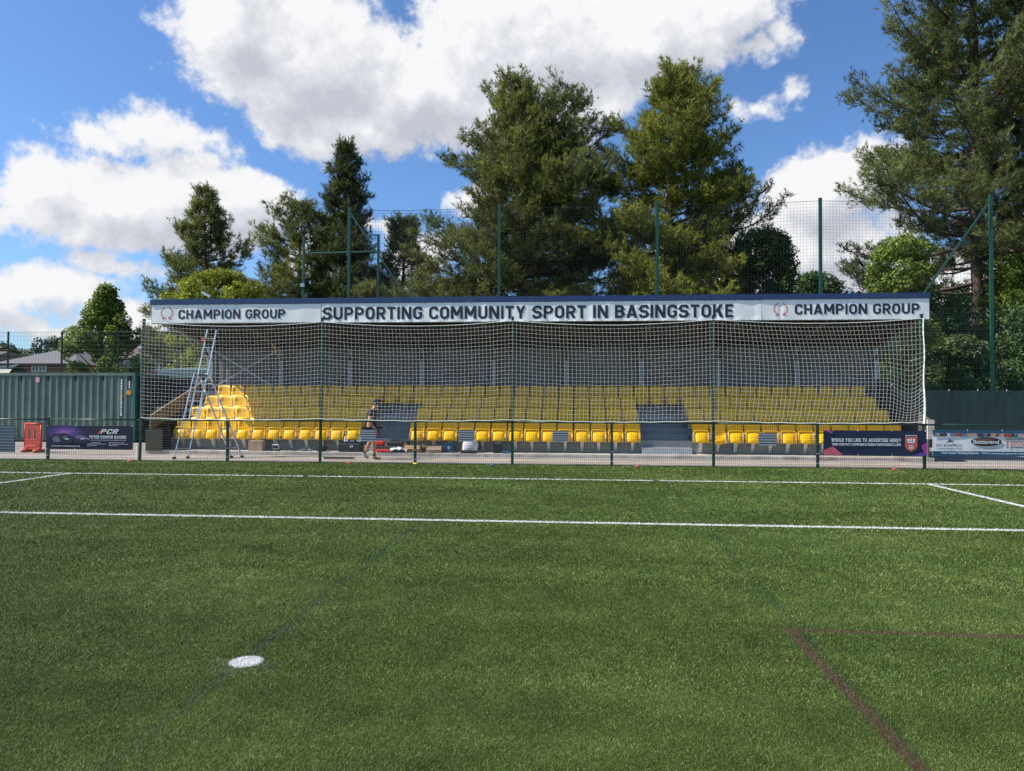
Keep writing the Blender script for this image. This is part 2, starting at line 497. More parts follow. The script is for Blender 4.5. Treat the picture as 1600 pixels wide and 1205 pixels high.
def add_rust(m, col, lo, hi, scale=1.6, stretch=(1, 1, .35)):
    n, l = m.node_tree.nodes, m.node_tree.links
    b = n['Principled BSDF']; src = b.inputs['Base Color'].links[0].from_socket
    tc = n.new('ShaderNodeTexCoord'); mp = n.new('ShaderNodeMapping'); mp.inputs['Scale'].default_value = stretch; mp.inputs['Location'].default_value = (3.1, 1.7, 5.2)
    l.new(tc.outputs['Object'], mp.inputs[0])
    no = n.new('ShaderNodeTexNoise'); no.inputs['Scale'].default_value = scale; no.inputs['Detail'].default_value = 9; no.inputs['Roughness'].default_value = .7
    l.new(mp.outputs[0], no.inputs['Vector'])
    mr = n.new('ShaderNodeMapRange'); mr.inputs[1].default_value = lo; mr.inputs[2].default_value = hi; l.new(no.outputs[0], mr.inputs[0])
    mx = n.new('ShaderNodeMix'); mx.data_type = 'RGBA'; l.new(mr.outputs[0], mx.inputs[0]); l.new(src, mx.inputs[6]); mx.inputs[7].default_value = (*col, 1)
    l.new(mx.outputs[2], b.inputs['Base Color'])


add_rust(CONTAINER, (.13, .075, .045), .60, .72, 2.2)
add_rust(CONC, (.20, .18, .16), .50, .68, 1.1, (1, 1, 1))
add_rust(WALLSHEET, (.20, .21, .23), .54, .70, 1.2, (1, 1, .2))
add_rust(PVC, (.72, .72, .72), .60, .76, 1.5, (1, 1, .25))
add_rust(NAVY, (.10, .12, .17), .58, .74, 1.3, (1, 1, 1))
CONTAINER_END = mat('teal_container_paint', (.020, .13, .105), .5, var=.15, scale=1.8)
SHED = mat('dark_shed_boards', (.020, .028, .036), .6, var=.3, scale=3)
SHEDTOP = mat('teal_grey_shed_trim', (.10, .17, .18), .5, var=.15, scale=3)
TARP = mat('dark_green_tarpaulin', (.018, .052, .045), .55, var=.2, scale=2, bump=.3, bscale=6)
SCREEN = mat('dark_green_windscreen_cloth', (.010, .033, .032), .8, var=.12, scale=1.6, stretch=(.4, 1, 3), bump=.25, bscale=5)
BARK = mat('pine_bark', (.085, .060, .045), .9, var=.35, scale=4, stretch=(1, 1, .25), bump=.6, bscale=14)
BARK2 = mat('grey_bark', (.080, .072, .060), .9, var=.3, scale=4, bump=.5, bscale=14)
SKIN = mat('skin', (.52, .275, .175), .5, var=.08, scale=14)
CLOTH_BLACK = mat('black_cotton', (.016, .017, .020), .85, var=.25, scale=14)
SHOE = mat('grey_white_shoe', (.34, .36, .38), .6, var=.3, scale=30)
HAIR = mat('dark_hair', (.020, .015, .012), .7, var=.3)
GLASS = mat('window_glass', (.035, .045, .055), .08, var=.2, spec=.8)
WINFRAME = mat('white_upvc', (.78, .78, .77), .35, var=.04)
ROOFTILE = mat('grey_roof_tiles', (.15, .145, .155), .8, var=.2, scale=5, bump=.5, bscale=9, stretch=(1, 4, 1))
ROOFBROWN = mat('brown_roof_tiles', (.13, .095, .080), .8, var=.2, scale=5, bump=.5, bscale=9)
NEEDLE_A = leaf_mat('pine_needles_olive', [(0.039, 0.05, 0.015), (0.11, 0.133, 0.032), (0.227, 0.25, 0.062), (0.39, 0.407, 0.11)])
NEEDLE_B = leaf_mat('pine_needles_blue_green', [(0.033, 0.048, 0.018), (0.095, 0.12, 0.038), (0.189, 0.226, 0.073), (0.32, 0.365, 0.131)])
NEEDLE_C = leaf_mat('pine_needles_yellow_green', [(0.051, 0.067, 0.013), (0.149, 0.175, 0.029), (0.295, 0.313, 0.053), (0.472, 0.484, 0.102)])
NEEDLE_D = leaf_mat('pine_needles_dark', [(0.022, 0.034, 0.011), (0.059, 0.077, 0.024), (0.12, 0.146, 0.044), (0.21, 0.242, 0.076)])
LEAF_LIME = leaf_mat('lime_leaves', [(0.08, 0.1, 0.012), (0.19, 0.225, 0.018), (0.32, 0.35, 0.03), (0.44, 0.45, 0.07)], trans=.4)
LEAF_MID = leaf_mat('mid_green_leaves', [(0.055, 0.092, 0.015), (0.137, 0.207, 0.032), (0.237, 0.324, 0.053), (0.4, 0.474, 0.106)], trans=.35)
LEAF_DARK = leaf_mat('dark_green_leaves', [(0.02, 0.044, 0.015), (0.046, 0.092, 0.027), (0.088, 0.156, 0.045), (0.165, 0.251, 0.077)], trans=.3)
LEAF_IVY = leaf_mat('ivy_leaves', [(0.026, 0.046, 0.015), (0.066, 0.106, 0.03), (0.132, 0.184, 0.054), (0.264, 0.313, 0.134)], rough=.4, trans=.3)
LEAF_SUN = leaf_mat('painted_sunlit_leaves', [(.06, .085, .025), (.14, .18, .05), (.26, .31, .10), (.42, .45, .22)], rough=.4, trans=.45)  # brighter leaf colours stand in for sunlight on one shrub
LEAF_FAR = leaf_mat('distant_leaves', [(.035, .055, .030), (.060, .085, .042), (.090, .120, .060), (.13, .155, .085)], trans=.3)


def brick_mat():
    m, n, l, b = new_mat('red_brick')
    tc = n.new('ShaderNodeTexCoord'); mp = n.new('ShaderNodeMapping'); mp.inputs['Rotation'].default_value = (R(90), 0, 0)
    l.new(tc.outputs['Object'], mp.inputs[0])
    br = n.new('ShaderNodeTexBrick'); l.new(mp.outputs[0], br.inputs['Vector'])
    br.inputs['Color1'].default_value = (.27, .095, .060, 1); br.inputs['Color2'].default_value = (.20, .070, .048, 1); br.inputs['Mortar'].default_value = (.28, .22, .18, 1)
    br.inputs['Scale'].default_value = 4.4; br.inputs['Mortar Size'].default_value = .012
    l.new(br.outputs[0], b.inputs['Base Color']); b.inputs['Roughness'].default_value = .85
    return m


BRICK = brick_mat()


def path_mat():
    m, n, l, b = new_mat('worn_asphalt')
    tc = n.new('ShaderNodeTexCoord')
    a = n.new('ShaderNodeTexNoise'); a.inputs['Scale'].default_value = .6; a.inputs['Detail'].default_value = 8; l.new(tc.outputs['Object'], a.inputs['Vector'])
    c = n.new('ShaderNodeTexNoise'); c.inputs['Scale'].default_value = 90; c.inputs['Detail'].default_value = 4; l.new(tc.outputs['Object'], c.inputs['Vector'])
    mx = n.new('ShaderNodeMath'); mx.operation = 'MULTIPLY_ADD'; l.new(c.outputs[0], mx.inputs[0]); mx.inputs[1].default_value = .5
    l.new(a.outputs[0], mx.inputs[2])
    cr = n.new('ShaderNodeValToRGB'); l.new(mx.outputs[0], cr.inputs[0])
    cr.color_ramp.elements[0].position = .45; cr.color_ramp.elements[0].color = (.20, .178, .160, 1)
    cr.color_ramp.elements[1].position = 1.0; cr.color_ramp.elements[1].color = (.37, .335, .30, 1)
    l.new(cr.outputs[0], b.inputs['Base Color']); b.inputs['Roughness'].default_value = .9
    bp = n.new('ShaderNodeBump'); bp.inputs['Strength'].default_value = .5; bp.inputs['Distance'].default_value = .01
    l.new(c.outputs[0], bp.inputs['Height']); l.new(bp.outputs[0], b.inputs['Normal'])
    return m


PATH = path_mat()
KERB = mat('pale_concrete_edging', (.46, .40, .33), .85, var=.2, scale=5, bump=.3)
FIELD = mat('rough_grass_ground', (.050, .068, .028), .95, var=.4, scale=.8, bump=.6, bscale=9)

# ------------------------------------------------------------------ more helpers
def copy_tree(o, parent=None):
    c = o.copy(); link(c)
    if parent is not None:
        c.parent = parent
    for ch in [x for x in bpy.data.objects if x.parent is o]:
        copy_tree(ch, c)
    return c


def wires(name, A, B, rad, mat_, parent=None, off=(0, 0, 0)):
    """thin three-sided wires or cords along many segments, as one mesh"""
    A = np.asarray(A, float) - np.array(off); B = np.asarray(B, float) - np.array(off)
    d = B - A; d /= np.linalg.norm(d, axis=1)[:, None] + 1e-9
    ref = np.where(np.abs(d[:, 1:2]) < .8, np.array([[0, 1., 0]]), np.array([[0, 0, 1.]]))
    a = np.cross(d, ref); a /= np.linalg.norm(a, axis=1)[:, None]; b = np.cross(a, d)
    rad = np.broadcast_to(np.asarray(rad, float), (len(A),))[:, None]
    V = np.empty((len(A), 6, 3))
    for k in range(3):
        t = 2 * math.pi * k / 3
        o = (a * math.cos(t) + b * math.sin(t)) * rad
        V[:, k] = A + o; V[:, 3 + k] = B + o
    base = (np.arange(len(A)) * 6)[:, None]
    F = np.concatenate([base + np.array([[0, 1, 4, 3]]), base + np.array([[1, 2, 5, 4]]), base + np.array([[2, 0, 3, 5]])])
    return tri_mesh(name, V.reshape(-1, 3), F, mat_, None, parent)


def grid_cords(P):
    """segments of a net given its knots P[i, j]"""
    A = np.concatenate([P[:-1].reshape(-1, 3), P[:, :-1].reshape(-1, 3)]); B = np.concatenate([P[1:].reshape(-1, 3), P[:, 1:].reshape(-1, 3)])
    return A, B


S_ = .19


def _round(pts, r, closed=False):
    """polyline with rounded corners"""
    out = []
    n = len(pts)
    for i, p in enumerate(pts):
        if not closed and i in (0, n - 1): out.append(p); continue
        a, c = pts[i - 1], pts[(i + 1) % n]
        p_, a_, c_ = Vector(p), Vector(a), Vector(c)
        u, v = (a_ - p_), (c_ - p_)
        q = min(r, u.length * .5, v.length * .5); u.normalize(); v.normalize()
        s, e = p_ + u * q, p_ + v * q
        for k in range(7):
            t = k / 6; w = (s * (1 - t) ** 2 + p_ * (2 * t * (1 - t)) * 1.0 + e * t ** 2)
            cc = p_ + u * q + v * q; d = (w - cc)
            w = cc + d.normalized() * q if d.length > 1e-6 and abs(u.dot(v)) < .05 else w
            out.append((w.x, w.y))
    return out


def _stroke(pts, closed=False, w=S_):
    """quads along a polyline, mitred"""
    n = len(pts); L, R2 = [], []
    for i in range(n):
        p = Vector(pts[i])
        a = Vector(pts[i - 1]) if (i or closed) else None
        c = Vector(pts[(i + 1) % n]) if (i < n - 1 or closed) else None
        d1 = (p - a).normalized() if a is not None else (c - p).normalized()
        d2 = (c - p).normalized() if c is not None else d1
        t = (d1 + d2).normalized(); nn = Vector((-t.y, t.x)); k = w / 2 / max(.35, nn.dot(Vector((-d1.y, d1.x))))
        L.append(tuple(p + nn * k)); R2.append(tuple(p - nn * k))
    m = n if closed else n - 1
    return [[R2[i], R2[(i + 1) % n], L[(i + 1) % n], L[i]] for i in range(m)]


def _diag(x0, y0, x1, y1, h=.105):
    return [[(x0 - h, y0), (x0 + h, y0), (x1 + h, y1), (x1 - h, y1)] if y1 > y0 else [(x1 - h, y1), (x1 + h, y1), (x0 + h, y0), (x0 - h, y0)]]


def _rect(x0, y0, x1, y1): return [[(x0, y0), (x1, y0), (x1, y1), (x0, y1)]]


def glyph(ch):
    """bold sign-writer capitals, cap height 1: groups of non-overlapping faces, and the width"""
    lo, hi, xl = S_ / 2, 1 - S_ / 2, S_ / 2
    W = {'M': .86, 'W': 1.02, 'N': .72, 'I': S_, 'T': .62, 'E': .56, 'F': .54, 'L': .54, 'A': .76, 'V': .72, 'Y': .70, 'K': .70, ' ': .24, '.': S_, '?': .58, '@': .95}.get(ch, .67)
    xr = W - S_ / 2
    st = lambda x=xl: _rect(x - S_ / 2, 0, x + S_ / 2, 1)
    g = []
    if ch == 'O': g = [_stroke(_round([(xl, lo), (xr, lo), (xr, hi), (xl, hi)], .232, True), True)]
    elif ch == 'C': g = [_stroke(_round([(xr, .66), (xr, hi), (xl, hi), (xl, lo), (xr, lo), (xr, .34)], .232))]
    elif ch == 'G': g = [_stroke(_round([(xr, .68), (xr, hi), (xl, hi), (xl, lo), (xr, lo), (xr, .54)], .232)), _rect(.38, .40, W, .56)]
    elif ch == 'S': g = [_stroke(_round([(xr, .70), (xr, hi), (xl, hi), (xl, .515), (xr, .485), (xr, lo), (xl, lo), (xl, .30)], .215))]
    elif ch == 'U': g = [_stroke(_round([(xl, 1), (xl, lo), (xr, lo), (xr, 1)], .232))]
    elif ch == 'D': g = [st(), _stroke(_round([(xl, hi), (xr, hi), (xr, lo), (xl, lo)], .232))]
    elif ch in 'PR':
        g = [st(), _stroke(_round([(xl, hi), (xr, hi), (xr, .455), (xl, .455)], .22))]
        if ch == 'R': g.append(_diag(xr + .0, 0, .36, .46))
    elif ch == 'B': g = [st(), _stroke(_round([(xl, hi), (xr - .03, hi), (xr - .03, .53), (xl, .53)], .2)), _stroke(_round([(xl, .53), (xr, .53), (xr, lo), (xl, lo)], .22))]
    elif ch == 'H': g = [st(), st(xr), _rect(S_, .5 - S_ / 2, W - S_, .5 + S_ / 2)]
    elif ch == 'A': g = [_diag(.105, 0, W / 2 - .005, 1), _diag(W - .105, 0, W / 2 + .005, 1), _rect(.22, .18, W - .22, .34)]
    elif ch == 'V': g = [_diag(W / 2, 0, .105, 1), _diag(W / 2, 0, W - .105, 1)]
    elif ch == 'W': g = [_diag(.29, 0, .10, 1, .10), _diag(.29, 0, W / 2, 1, .09), _diag(W - .29, 0, W / 2, 1, .09), _diag(W - .29, 0, W - .10, 1, .10)]
    elif ch == 'M': g = [st(), st(xr), _diag(W / 2, .26, .11, 1, .11), _diag(W / 2, .26, W - .11, 1, .11)]
    elif ch == 'N': g = [st(), st(xr), _diag(xr - .01, 0, xl + .01, 1, .11)]
    elif ch == 'I': g = [st()]
    elif ch == 'T': g = [_rect(0, 1 - S_, W, 1), _rect(W / 2 - S_ / 2, 0, W / 2 + S_ / 2, 1 - S_)]
    elif ch == 'Y': g = [_diag(W / 2, .40, .105, 1), _diag(W / 2, .40, W - .105, 1), _rect(W / 2 - S_ / 2, 0, W / 2 + S_ / 2, .44)]
    elif ch == 'K': g = [st(), _diag(.26, .42, W - .13, 1, .12), _diag(W - .11, 0, .36, .58, .115)]
    elif ch in 'EFL':
        g = [st()]
        if ch != 'L': g += [_rect(S_, 1 - S_, W, 1), _rect(S_, .42, W - .05, .42 + S_ * .95)]
        if ch != 'F': g.append(_rect(S_, 0, W, S_))
    elif ch == '.': g = [_rect(0, 0, S_, S_)]
    elif ch == '?': g = [_stroke(_round([(xl, .70), (xl, hi), (xr, hi), (xr, .50), (W / 2, .44), (W / 2, .28)], .2)), _rect(W / 2 - S_ / 2, 0, W / 2 + S_ / 2, S_)]
    elif ch == '@': g = [_stroke(_round([(.62, .12), (.07, .07), (.07, .93), (.88, .93), (.88, .30), (.66, .30), (.66, .66), (.34, .66), (.34, .34), (.62, .34)], .2), w=.12)]
    return g, W


def sign(body, x0, x1, z0, z1, y, mat_, parent, off=(0, 0, 0), fn=None, shear=0.0, name='lettering', gap=.125):
    """bold capitals facing the pitch, fitted to the box; neighbouring strokes sit a hair in front of each other"""
    items, x = [], 0.0
    for ch in body:
        g, w = glyph(ch)
        for k, grp in enumerate(g): items += [([(px + x + shear * pz, pz) for px, pz in f], k) for f in grp]
        x += w + gap
    tot = x - gap + shear
    b = MB()
    for f, k in items:
        b.add([(x0 + px * (x1 - x0) / tot, y - .0006 * k, z0 + pz * (z1 - z0)) for px, pz in f], [tuple(range(len(f)))])
    me = b.mesh(name, mat_)
    bm = bmesh.new(); bm.from_mesh(me)
    if fn:
        x = math.floor(x0 / .04) * .04
        while x < x1:
            bmesh.ops.bisect_plane(bm, geom=bm.verts[:] + bm.edges[:] + bm.faces[:], plane_co=(x, 0, 0), plane_no=(1, 0, 0)); x += .04
        for q in bm.verts: q.co.y += fn(q.co.x, q.co.z)
    for q in bm.verts: q.co -= Vector(off)
    bm.to_mesh(me); bm.free()
    return link(bpy.data.objects.new(name, me), parent)


_text_cache = {}


def text_mesh(body, bold, shear, space):
    key = (body, bold, shear, space)
    if key not in _text_cache:
        cu = bpy.data.curves.new('lettering', 'FONT')
        cu.body = body; cu.offset = bold; cu.shear = shear; cu.resolution_u = 3; cu.space_character = space
        ob = bpy.data.objects.new('lettering', cu); COL.objects.link(ob)
        bpy.context.view_layer.update()
        me = bpy.data.meshes.new_from_object(ob.evaluated_get(bpy.context.evaluated_depsgraph_get()))
        v = np.empty(len(me.vertices) * 3); me.vertices.foreach_get('co', v)
        fs = [tuple(p.vertices) for p in me.polygons]
        bpy.data.objects.remove(ob); bpy.data.curves.remove(cu); bpy.data.meshes.remove(me)
        _text_cache[key] = (v.reshape(-1, 3), fs)
    return _text_cache[key]


def text(body, x0, x1, z0, z1, y, mat_, parent, off=(0, 0, 0), bold=.012, shear=0.0, name='lettering', fn=None, space=1.0):
    """flat lettering facing the pitch, fitted to the box x0..x1, z0..z1"""
    v, fs = text_mesh(body, bold, shear, space)
    lo, hi = v.min(0), v.max(0)
    sx, sz = (x1 - x0) / (hi[0] - lo[0]), (z1 - z0) / (hi[1] - lo[1])
    me = bpy.data.meshes.new(name)
    vs = [(x0 + (p[0] - lo[0]) * sx, y, z0 + (p[1] - lo[1]) * sz) for p in v]
    me.from_pydata(vs, [], fs)
    if fn:
        bm = bmesh.new(); bm.from_mesh(me)
        x = math.floor(x0 / .04) * .04
        while x < x1:
            bmesh.ops.bisect_plane(bm, geom=bm.verts[:] + bm.edges[:] + bm.faces[:], plane_co=(x, 0, 0), plane_no=(1, 0, 0)); x += .04
        for q in bm.verts: q.co.y = y + fn(q.co.x, q.co.z)
        bm.to_mesh(me); bm.free()
    for q in me.vertices: q.co -= Vector(off)
    me.materials.append(mat_)
    return link(bpy.data.objects.new(name, me), parent)


def flat(polys, y, name, mat_, parent, off=(0, 0, 0), fn=None):
    """printed flat shapes (lists of x, z) facing the pitch"""
    b = MB(off)
    for p in polys:
        b.add([(x, y + (fn(x, z) if fn else 0), z) for x, z in p], [tuple(range(len(p)))])
    return b.build(name, mat_, parent, fix=False)


ORD = ['first', 'second', 'third', 'fourth', 'fifth', 'sixth', 'seventh', 'eighth', 'ninth', 'tenth', 'eleventh', 'twelfth', 'thirteenth', 'fourteenth', 'fifteenth']

# ------------------------------------------------------------------ ground
def sheet(name, x0, x1, y0, y1, z, m, nx=1, ny=1):
    vs = [(x0 + (x1 - x0) * i / nx, y0 + (y1 - y0) * j / ny, z) for j in range(ny + 1) for i in range(nx + 1)]
    fs = [(j * (nx + 1) + i, j * (nx + 1) + i + 1, (j + 1) * (nx + 1) + i + 1, (j + 1) * (nx + 1) + i) for j in range(ny) for i in range(nx)]
    o = MB().add(vs, fs).build(name, m, fix=False)
    return tag(o, kind='structure')


sheet('ground', -700, 700, -200, 1200, -0.012, FIELD)
sheet('pitch', -45, 45, -60, 18.80, 0.0, turf_mat('artificial_turf', False))
sheet('footpath', -45, 45, 18.84, 29.0, -0.004, PATH)
k = MB().box(-45, 45, 18.80, 18.84, -.05, .012)
tag(k.build('kerb_strip', mat('dark_kerb_board', (.05, .055, .045), .8, var=.2)), kind='structure')
sheet('paving_strip', -45, 45, 19.9, 20.12, 0.0, KERB)


def grass_pile():
    rng = np.random.default_rng(3)
    Vs, Fs, Ts = [], [], []
    n0 = 0
    yaw = .0858
    for d0, d1, dens, w, h in ((2.5, 4.2, 44000, .0022, .013), (4.2, 6.5, 21000, .0035, .015), (6.5, 9.5, 7500, .0062, .018), (9.5, 13.5, 3200, .010, .020), (13.5, 18.75, 1300, .016, .022)):
        ext = .74 * d1 + 3.0
        n = int(2 * ext * (d1 - d0) * dens)
        x = rng.uniform(-ext, ext, n); y = rng.uniform(d0, d1, n)
        keep = np.abs(x + yaw * y) < .74 * y + 2.8
        x, y = x[keep], y[keep]; n = len(x)
        az = rng.uniform(0, 2 * math.pi, n); lean = rng.uniform(.15, 1.25, n)
        # the pile was brushed in broad swirls
        sw = np.sin(x * 1.3 + np.sin(y * .9) * 1.5) * np.cos(y * 1.1)
        lx = np.cos(az) * lean + .22 * sw; ly = np.sin(az) * lean + .18 * sw
        hh = h * rng.uniform(.6, 1.2, n)
        tip = np.stack([x + lx * hh, y + ly * hh, hh * np.clip(1.1 - .45 * lean, .35, 1)], 1)
        wa = az + math.pi / 2 + rng.uniform(-.7, .7, n); ww = w * rng.uniform(.6, 1.1, n) / 2
        bx, by = np.cos(wa) * ww, np.sin(wa) * ww
        V = np.empty((n, 3, 3))
        V[:, 0] = np.stack([x - bx, y - by, np.zeros(n)], 1); V[:, 1] = np.stack([x + bx, y + by, np.zeros(n)], 1); V[:, 2] = tip
        Vs.append(V.reshape(-1, 3)); Fs.append(np.arange(n * 3).reshape(-1, 3) + n0); n0 += n * 3
        Ts.append(np.clip(rng.normal(.46, .20, n) + (rng.random(n) < .03) * .40, 0, 1))
    o = tri_mesh('grass_pile', np.concatenate(Vs), np.concatenate(Fs), turf_mat('turf_fibres', True), np.concatenate(Ts))
    tag(o, 'short green artificial turf fibres standing over the whole pitch', 'grass', kind='stuff')


grass_pile()

# ------------------------------------------------------------------ low fence round the pitch
FY = 18.75
fence = thing('pitch_fence', 'low dark green steel mesh fence with tall net posts along the pitch edge', 'fence', (0, FY, 0))
FO = (0, FY, 0)
POSTX = [-1.6 + 2.53 * k for k in range(-8, 8)]
for k, x in zip(range(-8, 8), POSTX):
    tall = k in (-4, -2, 0, 2, 4)
    h = 3.80 if tall else 1.13
    xx = x + (.09 if k == -4 else 0)
    b = MB(FO)
    if tall:
        lean = {-4: .07, 4: -.04, -2: .03}.get(k, .0)
        b.bar((xx, FY, 0), (xx + lean, FY, h), .060, .060, (0, 1, 0))
        b.bar((xx + lean, FY, h), (xx + lean, FY, h + .012), .066, .066, (0, 1, 0))
    else:
        b.box(xx - .03, xx + .03, FY - .02, FY + .04, 0, h)
        b.box(xx - .034, xx + .034, FY - .024, FY + .044, h, h + .012)
    p = b.build('post', FENCE_GREEN, fence)
    if tall: p['label'] = 'tall post carrying the white net'
    c = MB(FO)
    for z in (.12, .36, .60, .84, 1.02):
        c.tube([(xx, FY - .022, z), (xx, FY - .032, z)], .008, 6)
        c.box(xx - .036, xx + .036, FY - .030, FY - .021, z - .012, z + .012) if z < .5 else None
    c.build('clamp', STEEL, p)
for a, c in zip(POSTX[:-1], POSTX[1:]):
    a2, c2 = a + .03, c - .03
    A, B = [], []
    n = int((c2 - a2) / .05)
    for i in range(n + 1):
        x = a2 + .008 + (c2 - a2 - .016) * i / n
        A.append((x, FY - .012, .03)); B.append((x, FY - .012, 1.07))
    for i in range(17):
        z = .03 + 1.04 * i / 16
        A.append((a2, FY - .018, z)); B.append((c2, FY - .018, z))
    wires('mesh_panel', A, B, .0034, WIRE_DARK, fence, FO)
    MB(FO).tube([(a + .03, FY, 1.095), (c - .03, FY, 1.095)], .021, 8).build('top_rail', FENCE_GREEN, fence, True)

# ------------------------------------------------------------------ white ball net above the fence
def net_curtain():
    rng = np.random.default_rng(5)
    NY = FY - .05
    t = thing('ball_net', 'white square mesh ball net hung between the tall fence posts before the stand', 'net', (0, NY, 0))
    O = (0, NY, 0)
    px = [-11.60, -6.63, -1.6, 3.47, 8.50]
    rows = 27
    cols = []
    for i in range(4):
        n = 51
        u = np.linspace(0, 1, n + 1)[:-1] if i < 3 else np.linspace(0, 1, n + 1)
        cols.append(np.stack([px[i] + (px[i + 1] - px[i]) * u, u, np.full(len(u), i)], 1))
    C = np.concatenate(cols)
    X, U, I = C[:, 0], C[:, 1], C[:, 2]
    sag = np.array([.125, .125, .125, .11])[I.astype(int)]
    ztop = 3.70 - sag * 4 * U * (1 - U) - .0 * X
    ztop = ztop + np.where(I == 0, .04 * (1 - U), 0)
    zbot = 1.155 - .045 * np.abs(np.sin(math.pi * U)) + .006 * np.sin(X * 9)
    V = np.linspace(0, 1, rows)
    P = np.empty((len(X), rows, 3))
    for j, v in enumerate(V):
        z = zbot + (ztop - zbot) * v
        # belly of slack, and the pull of the cords in the last bays
        amp = np.where(I == 3, .24, np.where(I == 0, .03, .07)) * np.sin(math.pi * U)
        x = X + amp * np.sin(math.pi * (1 - v) * .9) * np.where(I == 3, 1.0, .8) * (1 if True else 0)
        bel = .05 * np.sin(math.pi * U) * np.sin(math.pi * v)
        z = z + np.where(I == 3, -.10 * np.clip(U - .55, 0, 1) * np.sin(math.pi * v) * 1.6, 0) - .02 * np.sin(math.pi * U) * np.sin(math.pi * v)
        last = np.clip((U - .80) / .20, 0, 1) * (I == 3)
        z = z - last * .34 * np.sin(math.pi * min(1, v * 1.35)) * (v < .74) * np.sin(last * math.pi)
        x = x - last * .09 * (1 - v) ** 2 * np.sin(math.pi * last)
        P[:, j] = np.stack([x, NY + bel + .012 * np.sin(X * 3.1 + v * 5), z], 1)
    P[:, :, 0] += rng.normal(0, .0018, P.shape[:2]); P[:, :, 2] += rng.normal(0, .0018, P.shape[:2])
    A, B = grid_cords(P)
    wires('netting', A, B, .0021, NET_WHITE, t, O)
    MB(O).tube([tuple(p) for p in P[:, -1]], .0085, 5).build('top_rope', NET_WHITE, t)
    MB(O).tube([tuple(p) for p in P[:, 0]], .010, 5).build('bottom_rope', NET_WHITE, t)
    # the slack bunched against the last post
    pts = [(8.50 + .012 * math.sin(z * 5), NY - .02, z) for z in np.linspace(3.68, 1.12, 30)]
    MB(O).tube(pts, [.014 + .016 * max(0, (2.6 - p[2]) / 1.5) + .004 * math.sin(p[2] * 40) for p in pts], 6).build('side_rope', NET_WHITE, t)


net_curtain()

# ------------------------------------------------------------------ the stand
SX0, SX1 = -12.98, 9.90
YR = [22.0 + .87 * i for i in range(5)]                    # riser lines
ZF = [.10 + .367 * i for i in range(5)]                    # tread heights
stand = thing('spectator_stand', 'long covered seating stand with navy roof edge and grey back wall', 'stand', (0, 22, 0))
SO = (0, 22, 0)
MB(SO).box(SX0, SX1, 21.2, 25.15, -.02, .10).build('plinth', CONC, stand)
prof = [(YR[0], .1)]
for i in range(4):
    prof += [(YR[i], ZF[i + 1])] + ([(YR[i + 1], ZF[i + 1])] if i < 3 else [(24.98, ZF[4])])
prof += [(24.98, .1)]
MB(SO).prism_x(prof, -12.62, 9.58).build('terrace', TERR, stand)
for x0, x1 in ((-12.62, -6.50), (-4.97, 1.92), (3.45, 9.58)):
    MB(SO).box(x0, x1, YR[0] - .012, YR[0] - .002, .10, ZF[1] - .004).build('riser_board', RISER, stand)
for x0, x1 in ((-6.475, -4.99), (1.94, 3.425)):
    for i in range(3):
        MB(SO).box(x0 + .02, x1 - .02, YR[i] - .30, YR[i] - .004, ZF[i] + .001, ZF[i] + .183).build('half_step', STEPMETAL if i == 0 else TERR, stand)
        MB(SO).box(x0 + .02, x1 - .02, YR[i] - .012, YR[i] + .03, ZF[i + 1] + .001, ZF[i + 1] + .014).build('step_nosing', STEPMETAL if i == 0 else TERR, stand)
# corrugated back wall
b = MB(SO)
x, up, pts = -12.92, False, []
while x < 9.86:
    pts += [(x, 25.0 - (.03 if up else 0)), (x + .10, 25.0 - (.03 if up else 0))]
    x += .125; up = not up
vs = [(p[0], p[1], z) for z in (1.40, 3.50) for p in pts]
n = len(pts)
b.add(vs, [(i, i + 1, n + i + 1, n + i) for i in range(n - 1)])
b.add([(p[0], p[1] + .01, p[2]) for p in vs], [(n + i, n + i + 1, i + 1, i) for i in range(n - 1)])
b.build('back_wall', WALLSHEET, stand, fix=False)
MB(SO).box(-12.92, 9.86, 25.03, 25.10, .10, 3.44).build('wall_backing', DARKWOOD, stand)
# roof
b = MB(SO)
pts, x, up = [], SX0, False
while x < SX1 - .13:
    pts += [(x, .03 if up else 0), (x + .09, .03 if up else 0)]; x += .125; up = not up
pts += [(SX1, 0)]
n = len(pts)
b.add([(p[0], 21.50, 4.18 + p[1]) for p in pts] + [(p[0], 25.30, 3.44 + p[1]) for p in pts], [(i, i + 1, n + i + 1, n + i) for i in range(n - 1)])
b.add([(p[0], 21.50, 4.20 + p[1]) for p in pts] + [(p[0], 25.30, 3.46 + p[1]) for p in pts], [(n + i, n + i + 1, i + 1, i) for i in range(n - 1)])
b.build('roof', ROOFSHEET, stand, fix=False)
for y in (22.3, 23.1, 23.9, 24.7):
    z = 4.18 - (y - 21.5) / 3.8 * .74
    MB(SO).box(SX0 + .02, SX1 - .02, y - .03, y + .03, z - .12, z - .004).build('purlin', ROOFSHEET, stand)
MB(SO).box(SX0, SX1, 21.42, 21.50, 3.965, 4.56).build('fascia', mat('fascia_board', (.30, .31, .33), .6), stand)
for x0, x1 in ((SX0 - .01, -7.93), (-7.925, -1.9), (-1.895, 3.9), (3.905, SX1 + .01)):
    MB(SO).box(x0, x1, 21.36, 21.56, 4.555, 4.715).build('roof_trim', NAVY, stand)
COLX = [-12.76, -10.22, -7.75, -5.23, -2.75, -.29, 2.21, 4.73, 7.25, 9.76]
